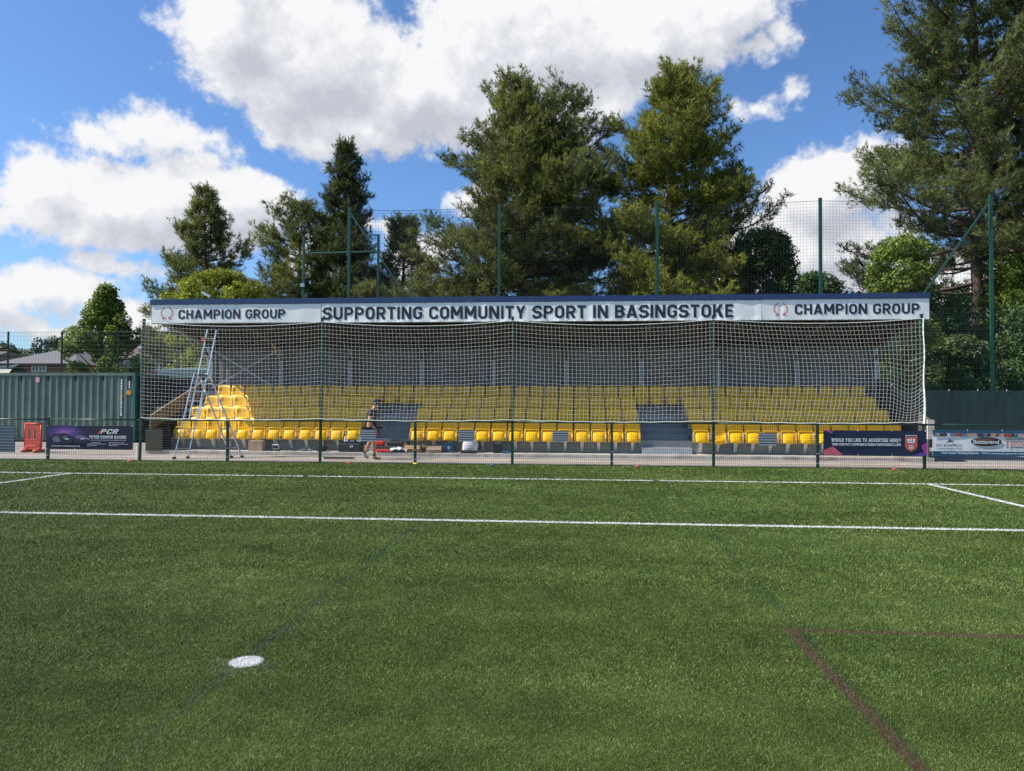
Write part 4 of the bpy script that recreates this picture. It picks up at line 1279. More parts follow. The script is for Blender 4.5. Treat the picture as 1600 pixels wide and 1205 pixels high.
def man():
    B = Vector((-5.68, 20.10, 0))
    t = thing('person', 'man in black shirt, shorts and cap walking right with head bowed behind the fence', 'person', B); O = (0, 0, 0)
    N, E = [], []

    def nd(x, y, z, r, r2=None, p=None):
        N.append((x, y, z, r, r2 or r))
        if p is not None: E.append((p, len(N) - 1))
        return len(N) - 1
    pel = nd(-.02, 0, .86, .125, .15)
    wa = nd(-.02, 0, 1.02, .115, .145, pel)
    ch = nd(.01, 0, 1.20, .125, .17, wa)
    up = nd(.05, 0, 1.34, .095, .15, ch)
    nk = nd(.095, 0, 1.43, .052, .055, up)
    hd = nd(.125, 0, 1.50, .072, .07, nk)
    hd2 = nd(.150, 0, 1.575, .092, .082, hd)
    nd(.150, 0, 1.635, .062, .060, hd2)
    # legs: the left one trails with its heel up, the right one is planted ahead
    for hy, kn, an, toe in ((.095, (-.06, .10, .47), (-.21, .10, .145), (-.155, .11, .03)), (-.095, (.10, -.10, .47), (.135, -.10, .085), (.31, -.11, .035))):
        h = nd(-.01, hy, .80, .095, .10, pel)
        k1 = nd((kn[0] - .01) * .5, hy, .64, .082, .08, h)
        k = nd(*kn, .058, .056, k1)
        c = nd(kn[0] * .6 + an[0] * .4 - .02, kn[1], kn[2] * .6 + an[2] * .4, .058, .055, k)
        a = nd(*an, .036, .036, c)
        nd(*toe, .038, .042, a)
    # arms: near one hangs and bends forward, far one holds the tool
    hands = []
    for sy, el, wr in ((-1, (.015, -.23, 1.08), (.13, -.20, .885)), (1, (.07, .22, 1.10), (.24, .15, .93))):
        s = nd(.04, sy * .165, 1.335, .062, .06, up)
        e = nd(*el, .044, .043, s)
        m_ = nd((el[0] * .5 + wr[0] * .5), (el[1] + wr[1]) / 2, (el[2] + wr[2]) / 2, .040, .038, e)
        w = nd(*wr, .027, .030, m_)
        hnd = nd(wr[0] + .045, wr[1], wr[2] - .045, .024, .038, w)
        hands.append(hnd)
        hp = N[hnd]
        for f in range(4):
            y_ = hp[1] - .027 + .018 * f; L = (.030, .036, .034, .026)[f]
            a_ = nd(hp[0] + .030, y_, hp[2] - .020 - L * .3, .0085, None, hnd)
            nd(hp[0] + .030, y_, hp[2] - .040 - L, .0075, None, a_)
        th = nd(hp[0] + .035, hp[1] + sy * -.018, hp[2] + .012, .010, None, w)
        nd(hp[0] + .062, hp[1] + sy * -.012, hp[2] - .006, .008, None, th)
    body = skinned('body', N, E, SKIN, t, O)
    # face and ears
    f = MB()
    f.lathe([(.004, -.022), (.016, -.014), (.012, .012), (.004, .022)], (.243, 0, 1.545), 8)
    f.build('nose', SKIN, body, True)
    f = MB()
    for s in (-1, 1):
        f.lathe([(.006, -.030), (.018, -.012), (.020, .012), (.008, .030)], (.135, s * .083, 1.555), 8)
    f.build('ear', SKIN, body, True)
    f = MB()
    for s in (-1, 1):
        f.lathe([(.003, -.008), (.010, 0), (.003, .008)], (.232, s * .032, 1.575), 8)
    f.build('eye', BLACK, body, True)
    MB().bar((.226, -.022, 1.505), (.226, .022, 1.505), .008, .010).build('mouth', RED_INK, body)
    hr = MB().lathe([(.080, -.055), (.093, -.01), (.090, .03), (.060, .06)], (.128, 0, 1.575), 14)
    hr.build('hair', HAIR, t, True)
    c = MB().lathe([(.104, 0), (.106, .03), (.090, .075), (.050, .098), (.008, .104)], (.145, 0, 1.600), 18)
    c.shell(lambda u, v: ((.245 + .055 * (v + 1) / 2 * (1.1 - .5 * u * u) + .02, u * .085, 1.598 - .012 * (v + 1) - .018 * u * u), (0, 0, 1)), 6, 3, .006)
    c.build('cap', CLOTH_BLACK, t, True)
    S, SE = [], []

    def sn(x, y, z, r, r2=None, p=None):
        S.append((x, y, z, r, r2 or r))
        if p is not None: SE.append((p, len(S) - 1))
        return len(S) - 1
    a = sn(-.03, 0, .835, .150, .180); b_ = sn(-.02, 0, 1.02, .140, .168, a); c_ = sn(.01, 0, 1.20, .145, .190, b_); d_ = sn(.05, 0, 1.345, .110, .165, c_)
    sn(.075, 0, 1.405, .075, .080, d_)
    for sy, el in ((-1, (.028, -.205, 1.18)), (1, (.062, .20, 1.19))):
        s1 = sn(.04, sy * .165, 1.335, .082, .078, d_); sn(*el, .070, .064, s1)
    skinned('shirt', S, SE, CLOTH_BLACK, t, O)
    S, SE = [], []
    a = sn(-.02, 0, .86, .140, .165)
    for hy, k1, k2 in ((.095, (-.03, .098, .66), (-.055, .10, .53)), (-.095, (.045, -.098, .66), (.085, -.10, .52))):
        h = sn(-.01, hy, .79, .118, .115, a); q = sn(*k1, .105, .100, h); sn(*k2, .100, .094, q)
    skinned('shorts', S, SE, CLOTH_BLACK, t, O)
    for yy, an, tip, ang in ((.10, (-.22, .10, .16), (-.13, .11, .012), 1), (-.10, (.115, -.10, .10), (.33, -.11, .012), 0)):
        if ang: nodes = [(an[0] - .025, an[1], an[2] + .005, .042), (an[0] + .0, an[1], an[2] - .075, .046, .048), (tip[0] - .02, tip[1], .045, .036, .046), (tip[0] + .035, tip[1], .030, .024, .040)]
        else: nodes = [(an[0] - .045, an[1], .055, .046), (an[0] + .04, an[1], .055, .048, .050), (an[0] + .13, tip[1], .042, .036, .050), (tip[0] - .01, tip[1], .032, .026, .042)]
        skinned('shoe', nodes, [(0, 1), (1, 2), (2, 3)], SHOE if ang else DGREY, t, O)
        MB().tube([(an[0], an[1], an[2] + .0), (an[0] + .008, an[1], an[2] + .07)], .043, 10).build('sock', CLOTH_BLACK, t, True)
    d = thing('cordless_drill', 'black hand tool held in front of the man in black', 'tool', B + Vector((.30, -.17, .80)))
    b = MB(); b.cbox((0, 0, .05), (.17, .06, .065), .012); b.build('body', BLACK, d)
    b = MB(); b.bar((-.035, 0, .05), (-.055, 0, -.07), .04, .045, (1, 0, 0)); b.build('handle', DGREY, d)
    b = MB(); b.cbox((-.05, 0, -.11), (.10, .07, .045), .008); b.build('battery', RED, d)
    MB().tube([(.085, 0, .08), (.15, 0, .08)], [.016, .006], 8).build('chuck', STEEL, d)


man()

# ------------------------------------------------------------------ tools and boxes on the plinth
def carton(label, x, y, w, d, h, m, rz=0.0, open_=True, z=.10):
    t = thing('cardboard_box', label, 'box', (x, y, z), rz=rz)
    b = MB()
    k = .006
    b.box(-w / 2, w / 2, -d / 2, d / 2, 0, k)
    b.box(-w / 2, w / 2, -d / 2, -d / 2 + k, k, h); b.box(-w / 2, w / 2, d / 2 - k, d / 2, k, h)
    b.box(-w / 2, -w / 2 + k, -d / 2 + k, d / 2 - k, k, h); b.box(w / 2 - k, w / 2, -d / 2 + k, d / 2 - k, k, h)
    b.build('body', m, t)
    f = MB()
    if open_:
        f.bar((-w / 2, 0, h), (-w / 2 - .10, 0, h + .05), .005, d * .95, (0, 1, 0))
        f.bar((w / 2, 0, h), (w / 2 + .09, 0, h - .07), .005, d * .95, (0, 1, 0))
        f.bar((0, -d / 2, h), (0, -d / 2 - .06, h - .10), w * .92, .005, (0, 0, 1))
    else:
        f.box(-w / 2, w / 2, -d / 2, -.003, h, h + .006); f.box(-w / 2, w / 2, .003, d / 2, h, h + .006)
    f.build('flap', m, t)
    MB().box(-.03, .03, -d / 2 - .0025, -d / 2 - .0005, h * .1, h * .9).build('tape', TAN, t)
    return t


carton('pinkish cardboard box under the front seats by the ladder', -9.66, 21.62, .42, .32, .30, CARD2, .06, False)
carton('open cardboard box with torn flaps on the plinth at the left aisle foot', -4.78, 21.55, .50, .36, .21, CARD, -.08)
carton('low open cardboard box right of the torn one under the front seats', -4.18, 21.52, .44, .34, .19, CARD2, .25)

t = thing('tool_case', 'black tool case with its lid open showing white labels, behind the walking man', 'tool case', (-6.72, 21.55, .10))
b = MB(); b.cbox((0, 0, 0), (.66, .34, .24), .02); b.build('body', BLACK, t)
b = MB(); b.bar((0, .17, .245), (0, .24, .52), .62, .035, (0, 1, 0)); lid = b.build('lid', BLACK, t)
b = MB()
for x in (-.20, 0.0, .20):
    b.add([(x - .07, .150, .30), (x + .07, .150, .30), (x + .07, .190, .46), (x - .07, .190, .46)], [(0, 1, 2, 3)])
b.build('label_card', WHITE, lid, fix=False)
b = MB(); b.tube([(-.08, -.175, .16), (-.08, -.20, .17), (.08, -.20, .17), (.08, -.175, .16)], .009, 6); b.build('handle', DGREY, t)
MB().box(.02, .12, -.176, -.171, .14, .19).build('latch', WHITE, t)

t = thing('tool_tray', 'black tray with red handled tools on the upper aisle step', 'tool tray', (-5.30, 21.86, .285))
b = MB(); b.cbox((0, 0, 0), (.62, .20, .13), .02); b.build('body', BLACK, t)
b = MB(); b.cbox((-.06, -.11, .02), (.20, .02, .06), .005); b.cbox((.16, -.11, .04), (.06, .02, .05), .004); b.build('handle', RED, t)
t = thing('power_tool_box', 'red and black tool box standing at the foot of the left aisle', 'tool box', (-5.50, 21.52, .10))
b = MB(); b.cbox((.02, 0, 0), (.88, .24, .20), .02); b.build('body', DGREY, t)
b = MB(); b.cbox((-.30, -.02, .20), (.28, .20, .13), .03); b.build('lid', RED, t)
b = MB(); b.cbox((.16, -.02, .20), (.50, .20, .11), .03); b.tube([(.02, -.06, .31), (.06, -.06, .36), (.26, -.06, .36), (.30, -.06, .31)], .014, 6); b.build('handle', BLACK, t)
t = thing('red_case', 'low bright red plastic case on the plinth before the left aisle', 'case', (-5.66, 21.30, .10))
b = MB(); b.cbox((0, 0, 0), (.40, .16, .10), .03); b.build('body', RED, t)
MB().tube([(-.06, -.085, .05), (-.06, -.105, .05), (.06, -.105, .05), (.06, -.085, .05)], .007, 6).build('handle', BLACK, t)
t = thing('plastic_sheet', 'crumpled white plastic wrapping lying at the left aisle foot', 'wrapping', (-5.20, 21.32, .10))
rr = random.Random(3)
def crumple(u, v):
    s = math.sin(u * 7 + v * 3) * .03 + math.sin(v * 9 - u * 4) * .025
    return (u * .26, v * .10, .07 + s + .05 * (1 - u * u)), (s * 4, -.4, 1)
MB().shell(crumple, 16, 8, .004).build('sheet', WHITE_SACK, t)

t = thing('cable_reel', 'blue cable reel standing under the front seats', 'cable reel', (-3.72, 21.62, .10))
b = MB()
for y0, y1 in ((-.13, -.11), (.11, .13)):
    n = 20
    vs = [(.155 * math.cos(2 * math.pi * k / n), yy, .155 + .155 * math.sin(2 * math.pi * k / n)) for yy in (y0, y1) for k in range(n)]
    b.add(vs, [tuple(range(n)), tuple(range(2 * n - 1, n - 1, -1))] + [(k, n + k, n + (k + 1) % n, (k + 1) % n) for k in range(n)])
b.build('flange', BLUE, t)
b = MB(); b.tube([(0, -.108, .155), (0, .108, .155)], .10, 16); b.build('cable', BLACK, t)
b = MB(); b.tube([(-.12, -.14, 0.01), (-.12, -.14, .30), (.12, -.14, .30), (.12, -.14, .01)], .010, 6); b.build('frame', DGREY, t)
MB().tube([(0, -.15, .155), (0, -.132, .155)], .045, 12).build('hub', STEEL, t)

t = thing('white_sack', 'white plastic sack slumped under the second slatted plate', 'sack', (-3.10, 21.60, .10))
def sack(u, v):
    a = u * math.pi
    r = .23 * (1 - .10 * v * v) * (1 + .07 * math.sin(a * 5 + v * 3)) * (1 - .35 * max(0, v) ** 3)
    return (r * math.cos(a), .55 * r * math.sin(a), .20 + .20 * v + .015 * math.sin(a * 3)), (math.cos(a), math.sin(a), .2)
MB().shell(sack, 24, 10, .006).build('body', WHITE_SACK, t, True)
t = thing('black_bag', 'long low black holdall lying in front of the white sack', 'bag', (-3.12, 21.34, .10))
b = MB(); b.cbox((0, 0, 0), (.52, .15, .095), .04); b.build('body', CLOTH_BLACK, t)
MB().tube([(-.10, -.03, .09), (-.06, -.03, .125), (.06, -.03, .125), (.10, -.03, .09)], .008, 6).build('strap', DGREY, t)
t = thing('black_crate', 'small upright black crate under the front seats right of the bag', 'crate', (-2.28, 21.60, .10))
b = MB()
for z in (0, .06, .12, .18, .235): b.box(-.12, .12, -.12, .12, z, z + .03)
b.box(-.11, .11, -.11, .11, .005, .25); b.build('body', BLACK, t)
b = MB(); b.box(-.125, .125, -.125, .125, .262, .28); b.build('rim', DGREY, t)
t = thing('blue_case', 'flat dark blue case beside the small black crate', 'case', (-2.02, 21.42, .10))
b = MB(); b.cbox((0, 0, 0), (.24, .16, .06), .015); b.build('body', BLUE, t)
MB().tube([(-.04, -.085, .03), (-.04, -.10, .03), (.04, -.10, .03), (.04, -.085, .03)], .006, 6).build('handle', BLACK, t)
t = thing('work_light', 'small grey work light on the plinth right of the pinkish box', 'lamp', (-9.02, 21.50, .10))
b = MB(); b.cbox((0, 0, .06), (.22, .06, .14), .015); b.build('housing', ALU, t)
b = MB(); b.tube([(-.12, -.07, .01), (-.12, .07, .01), (.12, .07, .01), (.12, -.07, .01)], .010, 6); b.build('stand', BLACK, t)
MB().box(-.09, .09, -.034, -.031, .085, .175).build('lens', GLASS, t)
t = thing('angle_grinder', 'dark power tool with a silver head lying left of the tall post', 'power tool', (-8.05, 21.45, .10))
b = MB(); b.tube([(-.16, 0, .04), (-.05, 0, .045), (.08, 0, .045)], [.028, .035, .034], 8); b.build('body', DGREY, t)
b = MB(); b.tube([(.10, 0, .02), (.10, 0, .09)], .035, 10); b.tube([(.10, .0, .005), (.10, .0, .018)], .06, 14); b.build('head', ALU, t)
MB().tube([(-.16, 0, .04), (-.3, .05, .012), (-.45, -.04, .010), (-.62, .03, .010)], .006, 5).build('flex', BLACK, t)
t = thing('tool_bag', 'black tool bag on the plinth just left of the tall post by the man', 'bag', (-7.62, 21.55, .10))
b = MB(); b.cbox((0, 0, 0), (.30, .22, .17), .04); b.build('body', CLOTH_BLACK, t)
MB().tube([(-.08, 0, .165), (-.07, 0, .25), (.07, 0, .25), (.08, 0, .165)], .012, 6).build('handle', DGREY, t)
t = thing('timber_batten', 'dark timber batten lying on the paving behind the fence near the man', 'timber', (-6.45, 20.0, 0))
b = MB(); b.bar((-.55, 0, .03), (.30, .06, .03), .05, .05); b.build('length', DARKWOOD, t)
MB().box(.30, .32, .03, .09, .005, .056).build('end_grain', TAN, t)

# ------------------------------------------------------------------ red barrier beside the purple banner
t = thing('plastic_barrier', 'orange red plastic pedestrian barrier standing behind the fence', 'barrier', (-16.72, 21.35, 0), rz=R(-15))
b = MB()
b.prism([(-.40, .22), (-.40, .98), (-.34, 1.02), (.34, 1.02), (.40, .98), (.40, .22)], -.02, .02)
b2 = MB()
b2.tube([(-.40, 0, .18), (-.40, 0, 1.0)], .035, 8); b2.tube([(.40, 0, .18), (.40, 0, 1.0)], .035, 8)
b2.tube([(-.42, 0, 1.02), (.42, 0, 1.02)], .04, 8); b2.tube([(-.40, 0, .22), (.40, 0, .22)], .035, 8); b2.tube([(-.40, 0, .45), (.40, 0, .45)], .03, 8)
b2.build('frame', ORANGE_RED, t, True)
b = MB()
for x in (-.29, 0, .29): b.box(x - .085, x + .085, -.022, .022, .50, 1.0)
b.box(-.40, .40, -.024, .024, .10, .50); b.box(-.40, .40, -.023, .023, .84, 1.0); b.build('rail_infill', ORANGE_RED, t)
for x in (-.30, .30):
    b = MB(); b.cbox((x, 0, 0), (.16, .42, .10), .03); b.prism_x([(-.06, .10), (-.03, .2), (.03, .2), (.06, .10)], x - .05, x + .05); b.build('foot', ORANGE_RED, t)

t.scale = (.88, .88, .86)

# ------------------------------------------------------------------ container on the left
t = thing('shipping_container', 'green corrugated steel shipping container left of the stand', 'container', (-19.75, 26.6, 0)); O = t.location
CX0, CX1, CY0, CY1, CZ0, CZ1 = -22.80, -16.72, 26.60, 29.04, .05, 2.66
b = MB(O)
prof, x = [], CX0 + .10
while x < CX1 - .30:
    prof += [(x, CY0 + .014), (x + .072, CY0 + .014), (x + .118, CY0 + .072), (x + .206, CY0 + .072)]; x += .278
prof.append((CX1 - .08, CY0 + .014))
n = len(prof)
b.add([(p[0], p[1], z) for z in (CZ0 + .12, CZ1 - .10) for p in prof], [(i, i + 1, n + i + 1, n + i) for i in range(n - 1)])
b.build('corrugated_side', CONTAINER, t, fix=False)
b = MB(O); b.box(CX0 + .05, CX1 - .05, CY0 + .10, CY1, CZ0 + .05, CZ1 - .02); b.build('box_body', CONTAINER, t)
MB(O).box(CX0, CX1, CY0 - .005, CY0 + .09, CZ1 - .10, CZ1).build('top_rail', CONTAINER, t)
MB(O).box(CX0, CX1, CY0 - .005, CY0 + .09, CZ0, CZ0 + .13).build('bottom_rail', DGREY, t)
for x in (CX0, CX1 - .10):
    MB(O).box(x - .004, x + .104, CY0 - .01, CY0 + .14, CZ0, CZ1 + .005).build('corner_post', CONTAINER_END, t)
for yy in (CY0 + .16, CY0 + 1.33):
    MB(O).box(CX1 - .045, CX1 - .005, yy, yy + 1.14, CZ0 + .12, CZ1 - .10).build('end_door', SHED, t)
b = MB(O)
x = CX0 + .275
while x < CX1 - .2:
    b.box(x - .03, x + .04, CY0 + .012, CY0 + .05, CZ1 - .28, CZ1 - .12); x += 1.112
b.build('lashing_block', BLACK, t)
MB(O).box(-20.78, -20.62, CY0 + .010, CY0 + .017, 2.30, 2.50).build('label_card', mat('pink_label', (.60, .36, .44), .6), t)
MB(O).tube([(-16.98, CY0 + .018, 1.92), (-16.98, CY0 + .008, 1.92)], .10, 16).build('sticker', mat('orange_sticker', (.62, .26, .02), .5), t)
b = MB(O); rr = random.Random(2)
for x, z0, z1 in ((-17.28, 1.02, 2.36), (-16.96, 2.08, 2.36)):
    z = z0
    while z < z1:
        h = rr.uniform(.05, .09); b.box(x - .03, x - .03 + rr.uniform(.035, .06), CY0 + .010, CY0 + .016, z, z + h); z += h + rr.uniform(.015, .03)
b.build('stencil_mark', WHITE, t)

t = thing('store_shed', 'dark low shed with teal grey roof edge between container and stand', 'shed', (-14.9, 29.2, 0)); O = t.location
MB(O).box(-17.3, -13.2, 29.4, 32.0, 0, 2.55).build('wall', SHED, t)
MB(O).prism_x([(29.2, 2.55), (29.2, 2.90), (32.2, 3.15), (32.2, 2.80)], -17.4, -13.1).build('roof', SHEDTOP, t)
MB(O).box(-15.9, -15.0, 29.36, 29.395, .1, 2.1).build('door', DGREY, t)
MB(O).box(-14.6, -13.9, 29.37, 29.395, 1.2, 1.8).build('window', GLASS, t)
t = thing('black_wheelie_bin', 'dark bin with grey lid standing between the container and the stand', 'bin', (-14.5, 25.6, 0))
b = MB(); b.prism_x([(-.30, .12), (-.36, 1.30), (.36, 1.30), (.28, .12)], -.55, .55); b.build('body', DGREY, t)
b = MB(); b.prism_x([(-.40, 1.30), (-.38, 1.36), (.30, 1.46), (.40, 1.42), (.40, 1.30)], -.58, .58); b.build('lid', BLACK, t)
for x in (-.42, .42): MB().tube([(x - .03, .2, .10), (x + .03, .2, .10)], .10, 12).build('wheel', BLACK, t)

t = thing('canopy_tent', 'dark green tarpaulin canopy with pointed end rising behind the container', 'canopy', (-26.0, 31.0, 0)); O = t.location
n = 14
vs, fs = [], []
for i in range(n + 1):
    x = -29.6 + 4.65 * i / n
    sag = -.07 * math.sin(math.pi * ((i * 3 / n) % 1))
    for yy, z in ((30.2, 2.60), (30.5, 2.98), (30.9, 3.22 + sag), (31.3, 2.98), (31.6, 2.60)): vs.append((x, yy, z))
for i in range(n):
    for k in range(4): fs.append((i * 5 + k, i * 5 + 5 + k, i * 5 + 6 + k, i * 5 + 1 + k))
b = MB(O).add(vs, fs); b.build('cover', TARP, t, fix=False)
MB(O).prism_x([(30.2, 2.60), (30.9, 3.20), (31.6, 2.60)], -24.96, -24.92).build('end_panel', TARP, t)
for x in (-29.5, -25.0):
    for yy in (30.3, 31.5): MB(O).tube([(x, yy, 0), (x, yy, 2.6)], .03, 8).build('leg', STEEL, t)

# ------------------------------------------------------------------ tall fences behind
def mesh_fence(label, x0, x1, y, h, post_x, step, m=WIRE_DARK, pm=FENCE_GREEN, z0=.05, pw=.06, rad=.0045):
    t = thing('mesh_fence', label, 'fence', ((x0 + x1) / 2, y, 0)); O = t.location
    ps = sorted(post_x)
    edges = [x0] + [p for p in ps if x0 < p < x1] + [x1]
    for a, c in zip(edges[:-1], edges[1:]):
        A, B = [], []
        n = max(1, round((c - a) / step))
        for i in range(n + 1):
            x = a + (c - a) * i / n; A.append((x, y, z0)); B.append((x, y, h))
        nz = round((h - z0) / .2)
        for i in range(nz + 1):
            z = z0 + (h - z0) * i / nz; A.append((a, y - .006, z)); B.append((c, y - .006, z))
            if i in (0, nz, nz // 2): A.append((a, y - .006, z - .03)); B.append((c, y - .006, z - .03))
        wires('mesh_panel', A, B, rad, m, t, O)
    for p in ps:
        MB(O).box(p - pw / 2, p + pw / 2, y + .008, y + .008 + pw, 0, h + .03).build('post', pm, t)
    return t


FY2 = 30.5
mesh_fence('tall dark mesh fence behind the container on the left', -29.5, -13.2, FY2, 4.64, [-14.06 - 2.53 * k + (.0) for k in range(0, 7)] if False else [-27.7, -25.17, -22.63, -20.0, -17.3, -14.8], .067, rad=.0042)
mesh_fence('tall dark mesh fence over the green windscreen on the right', 9.6, 27.5, 28.0, 5.10, [11.75, 20.2, 25.2], .067, pm=POST_GREEN, pw=.09, rad=.0040)
t = thing('windscreen', 'dark green cloth windscreen stretched along the lower fence on the right', 'windscreen', (18.5, 27.95, 0)); O = t.location
nx = 90
vs = [(9.6 + 17.9 * i / nx, 27.95 + .008 * math.sin(i * .9) * (j / 3) + .004 * math.sin(i * 2.3 + j), .03 + (2.07 - .025 * abs(math.sin(i * math.pi / 5))) * j / 3) for j in range(4) for i in range(nx + 1)]
fs = [(j * (nx + 1) + i, j * (nx + 1) + i + 1, (j + 1) * (nx + 1) + i + 1, (j + 1) * (nx + 1) + i) for j in range(3) for i in range(nx)]
MB(O).add(vs, fs).build('cloth', SCREEN, t, fix=False)
b = MB(O)
for i in range(0, nx + 1, 5): b.box(9.6 + 17.9 * i / nx - .012, 9.6 + 17.9 * i / nx + .012, 27.93, 27.94, 2.07, 2.12)
b.build('cable_tie', WHITE, t)

t = thing('ball_catch_fence', 'very tall green posts with fine netting rising behind the stand', 'fence', (3, 28.2, 0)); O = t.location
TP = [-8.92, -2.95, 3.12, 9.15, 15.22]
TY = 28.2
for x in TP:
    MB(O).box(x - .055, x + .055, TY - .05, TY + .05, 0, 9.30).build('post', POST_GREEN, t)
for a, c in (((-8.86, 9.05), (-2.98, .45)), ((15.16, 9.05), (9.2, .45))):
    MB(O).bar((a[0], TY - .10, a[1]), (c[0], TY - .10, c[1]), .055, .055).build('brace', POST_GREEN, t)
rng = np.random.default_rng(9)
X = np.linspace(TP[0] + .07, TP[-1] - .07, 201); V = np.linspace(0, 1, 47)
P = np.empty((201, 47, 3))
for j, v in enumerate(V):
    u = (np.interp(X, TP, np.arange(5)) % 1)
    P[:, j] = np.stack([X, np.full(201, TY + .06) + .03 * np.sin(X + v * 3), 3.6 + 5.62 * v - .07 * np.sin(math.pi * u) * v], 1)
P[:, :, 0] += rng.normal(0, .008, (201, 47)); P[:, :, 2] += rng.normal(0, .006, (201, 47))
A, B = grid_cords(P)
wires('netting', A, B, .0030, BLACK, t, O)
for z in (9.2, 5.8): MB(O).tube([(x, TY + .05, z - .07 * math.sin(math.pi * (np.interp(x, TP, np.arange(5)) % 1))) for x in np.linspace(TP[0], TP[-1], 61)], .006, 4).build('wire', BLACK, t)

t = thing('steel_frame', 'green steel frame of two posts and a crossbar above the roof, left of centre', 'frame', (-9.2, 28.6, 0)); O = t.location
for x in (-10.92, -7.85): MB(O).box(x - .045, x + .045, 28.55, 28.65, 0, 8.28).build('post', POST_GREEN, t)
MB(O).tube([(-10.70, 28.6, 7.56), (-7.85, 28.6, 7.60)], .042, 8).build('crossbar', POST_GREEN, t)
MB(O).tube([(-10.92, 28.6, 8.24), (-7.85, 28.6, 8.24)], .008, 4).build('wire', BLACK, t)
MB(O).box(-11.02, -10.85, 28.50, 28.55, 6.2, 6.35).build('clamp', STEEL, t)

t = thing('flood_lamp', 'small white lamp on a thin pole in front of the lime green tree', 'lamp', (-15.62, 30.0, 0))
MB().tube([(0, 0, 0), (0, 0, 6.1)], .035, 8).build('pole', STEEL, t)
b = MB(); b.bar((-.28, 0, 6.25), (.10, 0, 6.05), .16, .09); b.build('lamp_head', ALU, t)

# ------------------------------------------------------------------ houses in the distance
def house(label, x0, x1, y0, y1, ez, rz_, roof_m, wins, hip=1.5):
    t = thing('brick_house', label, 'house', ((x0 + x1) / 2, y0, 0)); O = t.location
    MB(O).box(x0, x1, y0, y1, 0, ez).build('wall', BRICK, t)
    ym = (y0 + y1) / 2
    b = MB(O)
    e = .35
    b.add([(x0 - e, y0 - e, ez - .05), (x1 + e, y0 - e, ez - .05), (x1 + e, y1 + e, ez - .05), (x0 - e, y1 + e, ez - .05), (x0 + hip, ym, rz_), (x1 - hip, ym, rz_)],
          [(0, 1, 5, 4), (1, 2, 5), (2, 3, 4, 5), (3, 0, 4), (3, 2, 1, 0)])
    b.build('roof', roof_m, t)
    MB(O).box(x0 - e, x1 + e, y0 - e - .03, y0 - e, ez - .20, ez - .02).build('gutter', BLACK, t)
    for a, c, z0, z1, k in wins:
        w = thing_part = MB(O)
        w.box(a, c, y0 - .08, y0 - .01, z0, z0 + .09); w.box(a, c, y0 - .08, y0 - .01, z1 - .09, z1)
        for i in range(k + 1):
            x = a + (c - a - .09) * i / k; w.box(x, x + .09, y0 - .081, y0 - .009, z0 + .09, z1 - .09)
        f = w.build('window', WINFRAME, t)
        MB(O).box(a + .02, c - .02, y0 - .03, y0 - .015, z0 + .02, z1 - .02).build('pane', GLASS, f)
    return t


house('brick house with grey hipped roof and white windows above the container', -59.0, -50.4, 70, 79, 5.32, 6.95, ROOFTILE, [(-55.05, -53.45, 4.48, 5.26, 4), (-57.8, -56.9, 4.95, 5.28, 2), (-52.2, -51.2, 2.0, 3.2, 2)], hip=3.2)
house('brick house with brown roof at the left edge of the photo', -68.5, -59.8, 68, 78, 5.35, 6.75, ROOFBROWN, [(-60.6, -59.95, 4.7, 5.2, 2), (-64, -62.5, 4.5, 5.2, 3)], hip=.1)
house('brick house seen between the broad tree and the stand', -46.8, -40.0, 70, 79, 5.9, 7.2, ROOFBROWN, [(-45.2, -43.4, 4.65, 5.62, 3), (-42.6, -41.4, 4.65, 5.62, 2)], hip=.2)

# ------------------------------------------------------------------ trees
def tube_np(pts, rads, n=5):
    pts = np.asarray(pts, float); rads = np.asarray(rads, float)
    d = np.gradient(pts, axis=0); d /= np.linalg.norm(d, axis=1)[:, None] + 1e-9
    ref = np.where(np.abs(d[:, 2:3]) < .9, np.array([[0, 0, 1.]]), np.array([[0, 1., 0]]))
    a = np.cross(d, ref); a /= np.linalg.norm(a, axis=1)[:, None] + 1e-9; b = np.cross(a, d)
    t = 2 * math.pi * np.arange(n) / n
    V = pts[:, None] + (a[:, None] * np.cos(t)[None, :, None] + b[:, None] * np.sin(t)[None, :, None]) * rads[:, None, None]
    m = len(pts); i = np.arange(m - 1)[:, None]; k = np.arange(n)[None]
    F = np.stack([i * n + k, i * n + (k + 1) % n, (i + 1) * n + (k + 1) % n, (i + 1) * n + k], -1).reshape(-1, 4)
    return V.reshape(-1, 3), F


class Tubes:
    def __init__(self): self.V, self.F, self.n = [], [], 0
    def add(self, pts, rads, n=5):
        v, f = tube_np(pts, rads, n); self.V.append(v); self.F.append(f + self.n); self.n += len(v)
    def build(self, name, m, parent, off):
        o = tri_mesh(name, np.concatenate(self.V) - np.array(off), np.concatenate(self.F), m, None, parent)
        o.data.shade_smooth(); return o


def needles(P, D, L, rng, n, spread, width):
    """n narrow needles fanning from every shoot tip P along D"""
    m = len(P)
    R_ = rng.normal(0, spread, (m, n, 3))
    d = D[:, None] + R_; d /= np.linalg.norm(d, axis=2)[..., None]
    ln = L[:, None] * rng.uniform(.65, 1.1, (m, n))
    side = np.cross(d, rng.normal(0, 1, (m, n, 3))); side /= np.linalg.norm(side, axis=2)[..., None] + 1e-9
    base = P[:, None] + D[:, None] * (rng.uniform(-.45, .45, (m, n)) * L[:, None])[..., None]
    w = width * rng.uniform(.7, 1.2, (m, n))[..., None]
    V = np.stack([base - side * w * .5, base + side * w * .5, base + d * ln[..., None]], 2)
    return V.reshape(-1, 3)


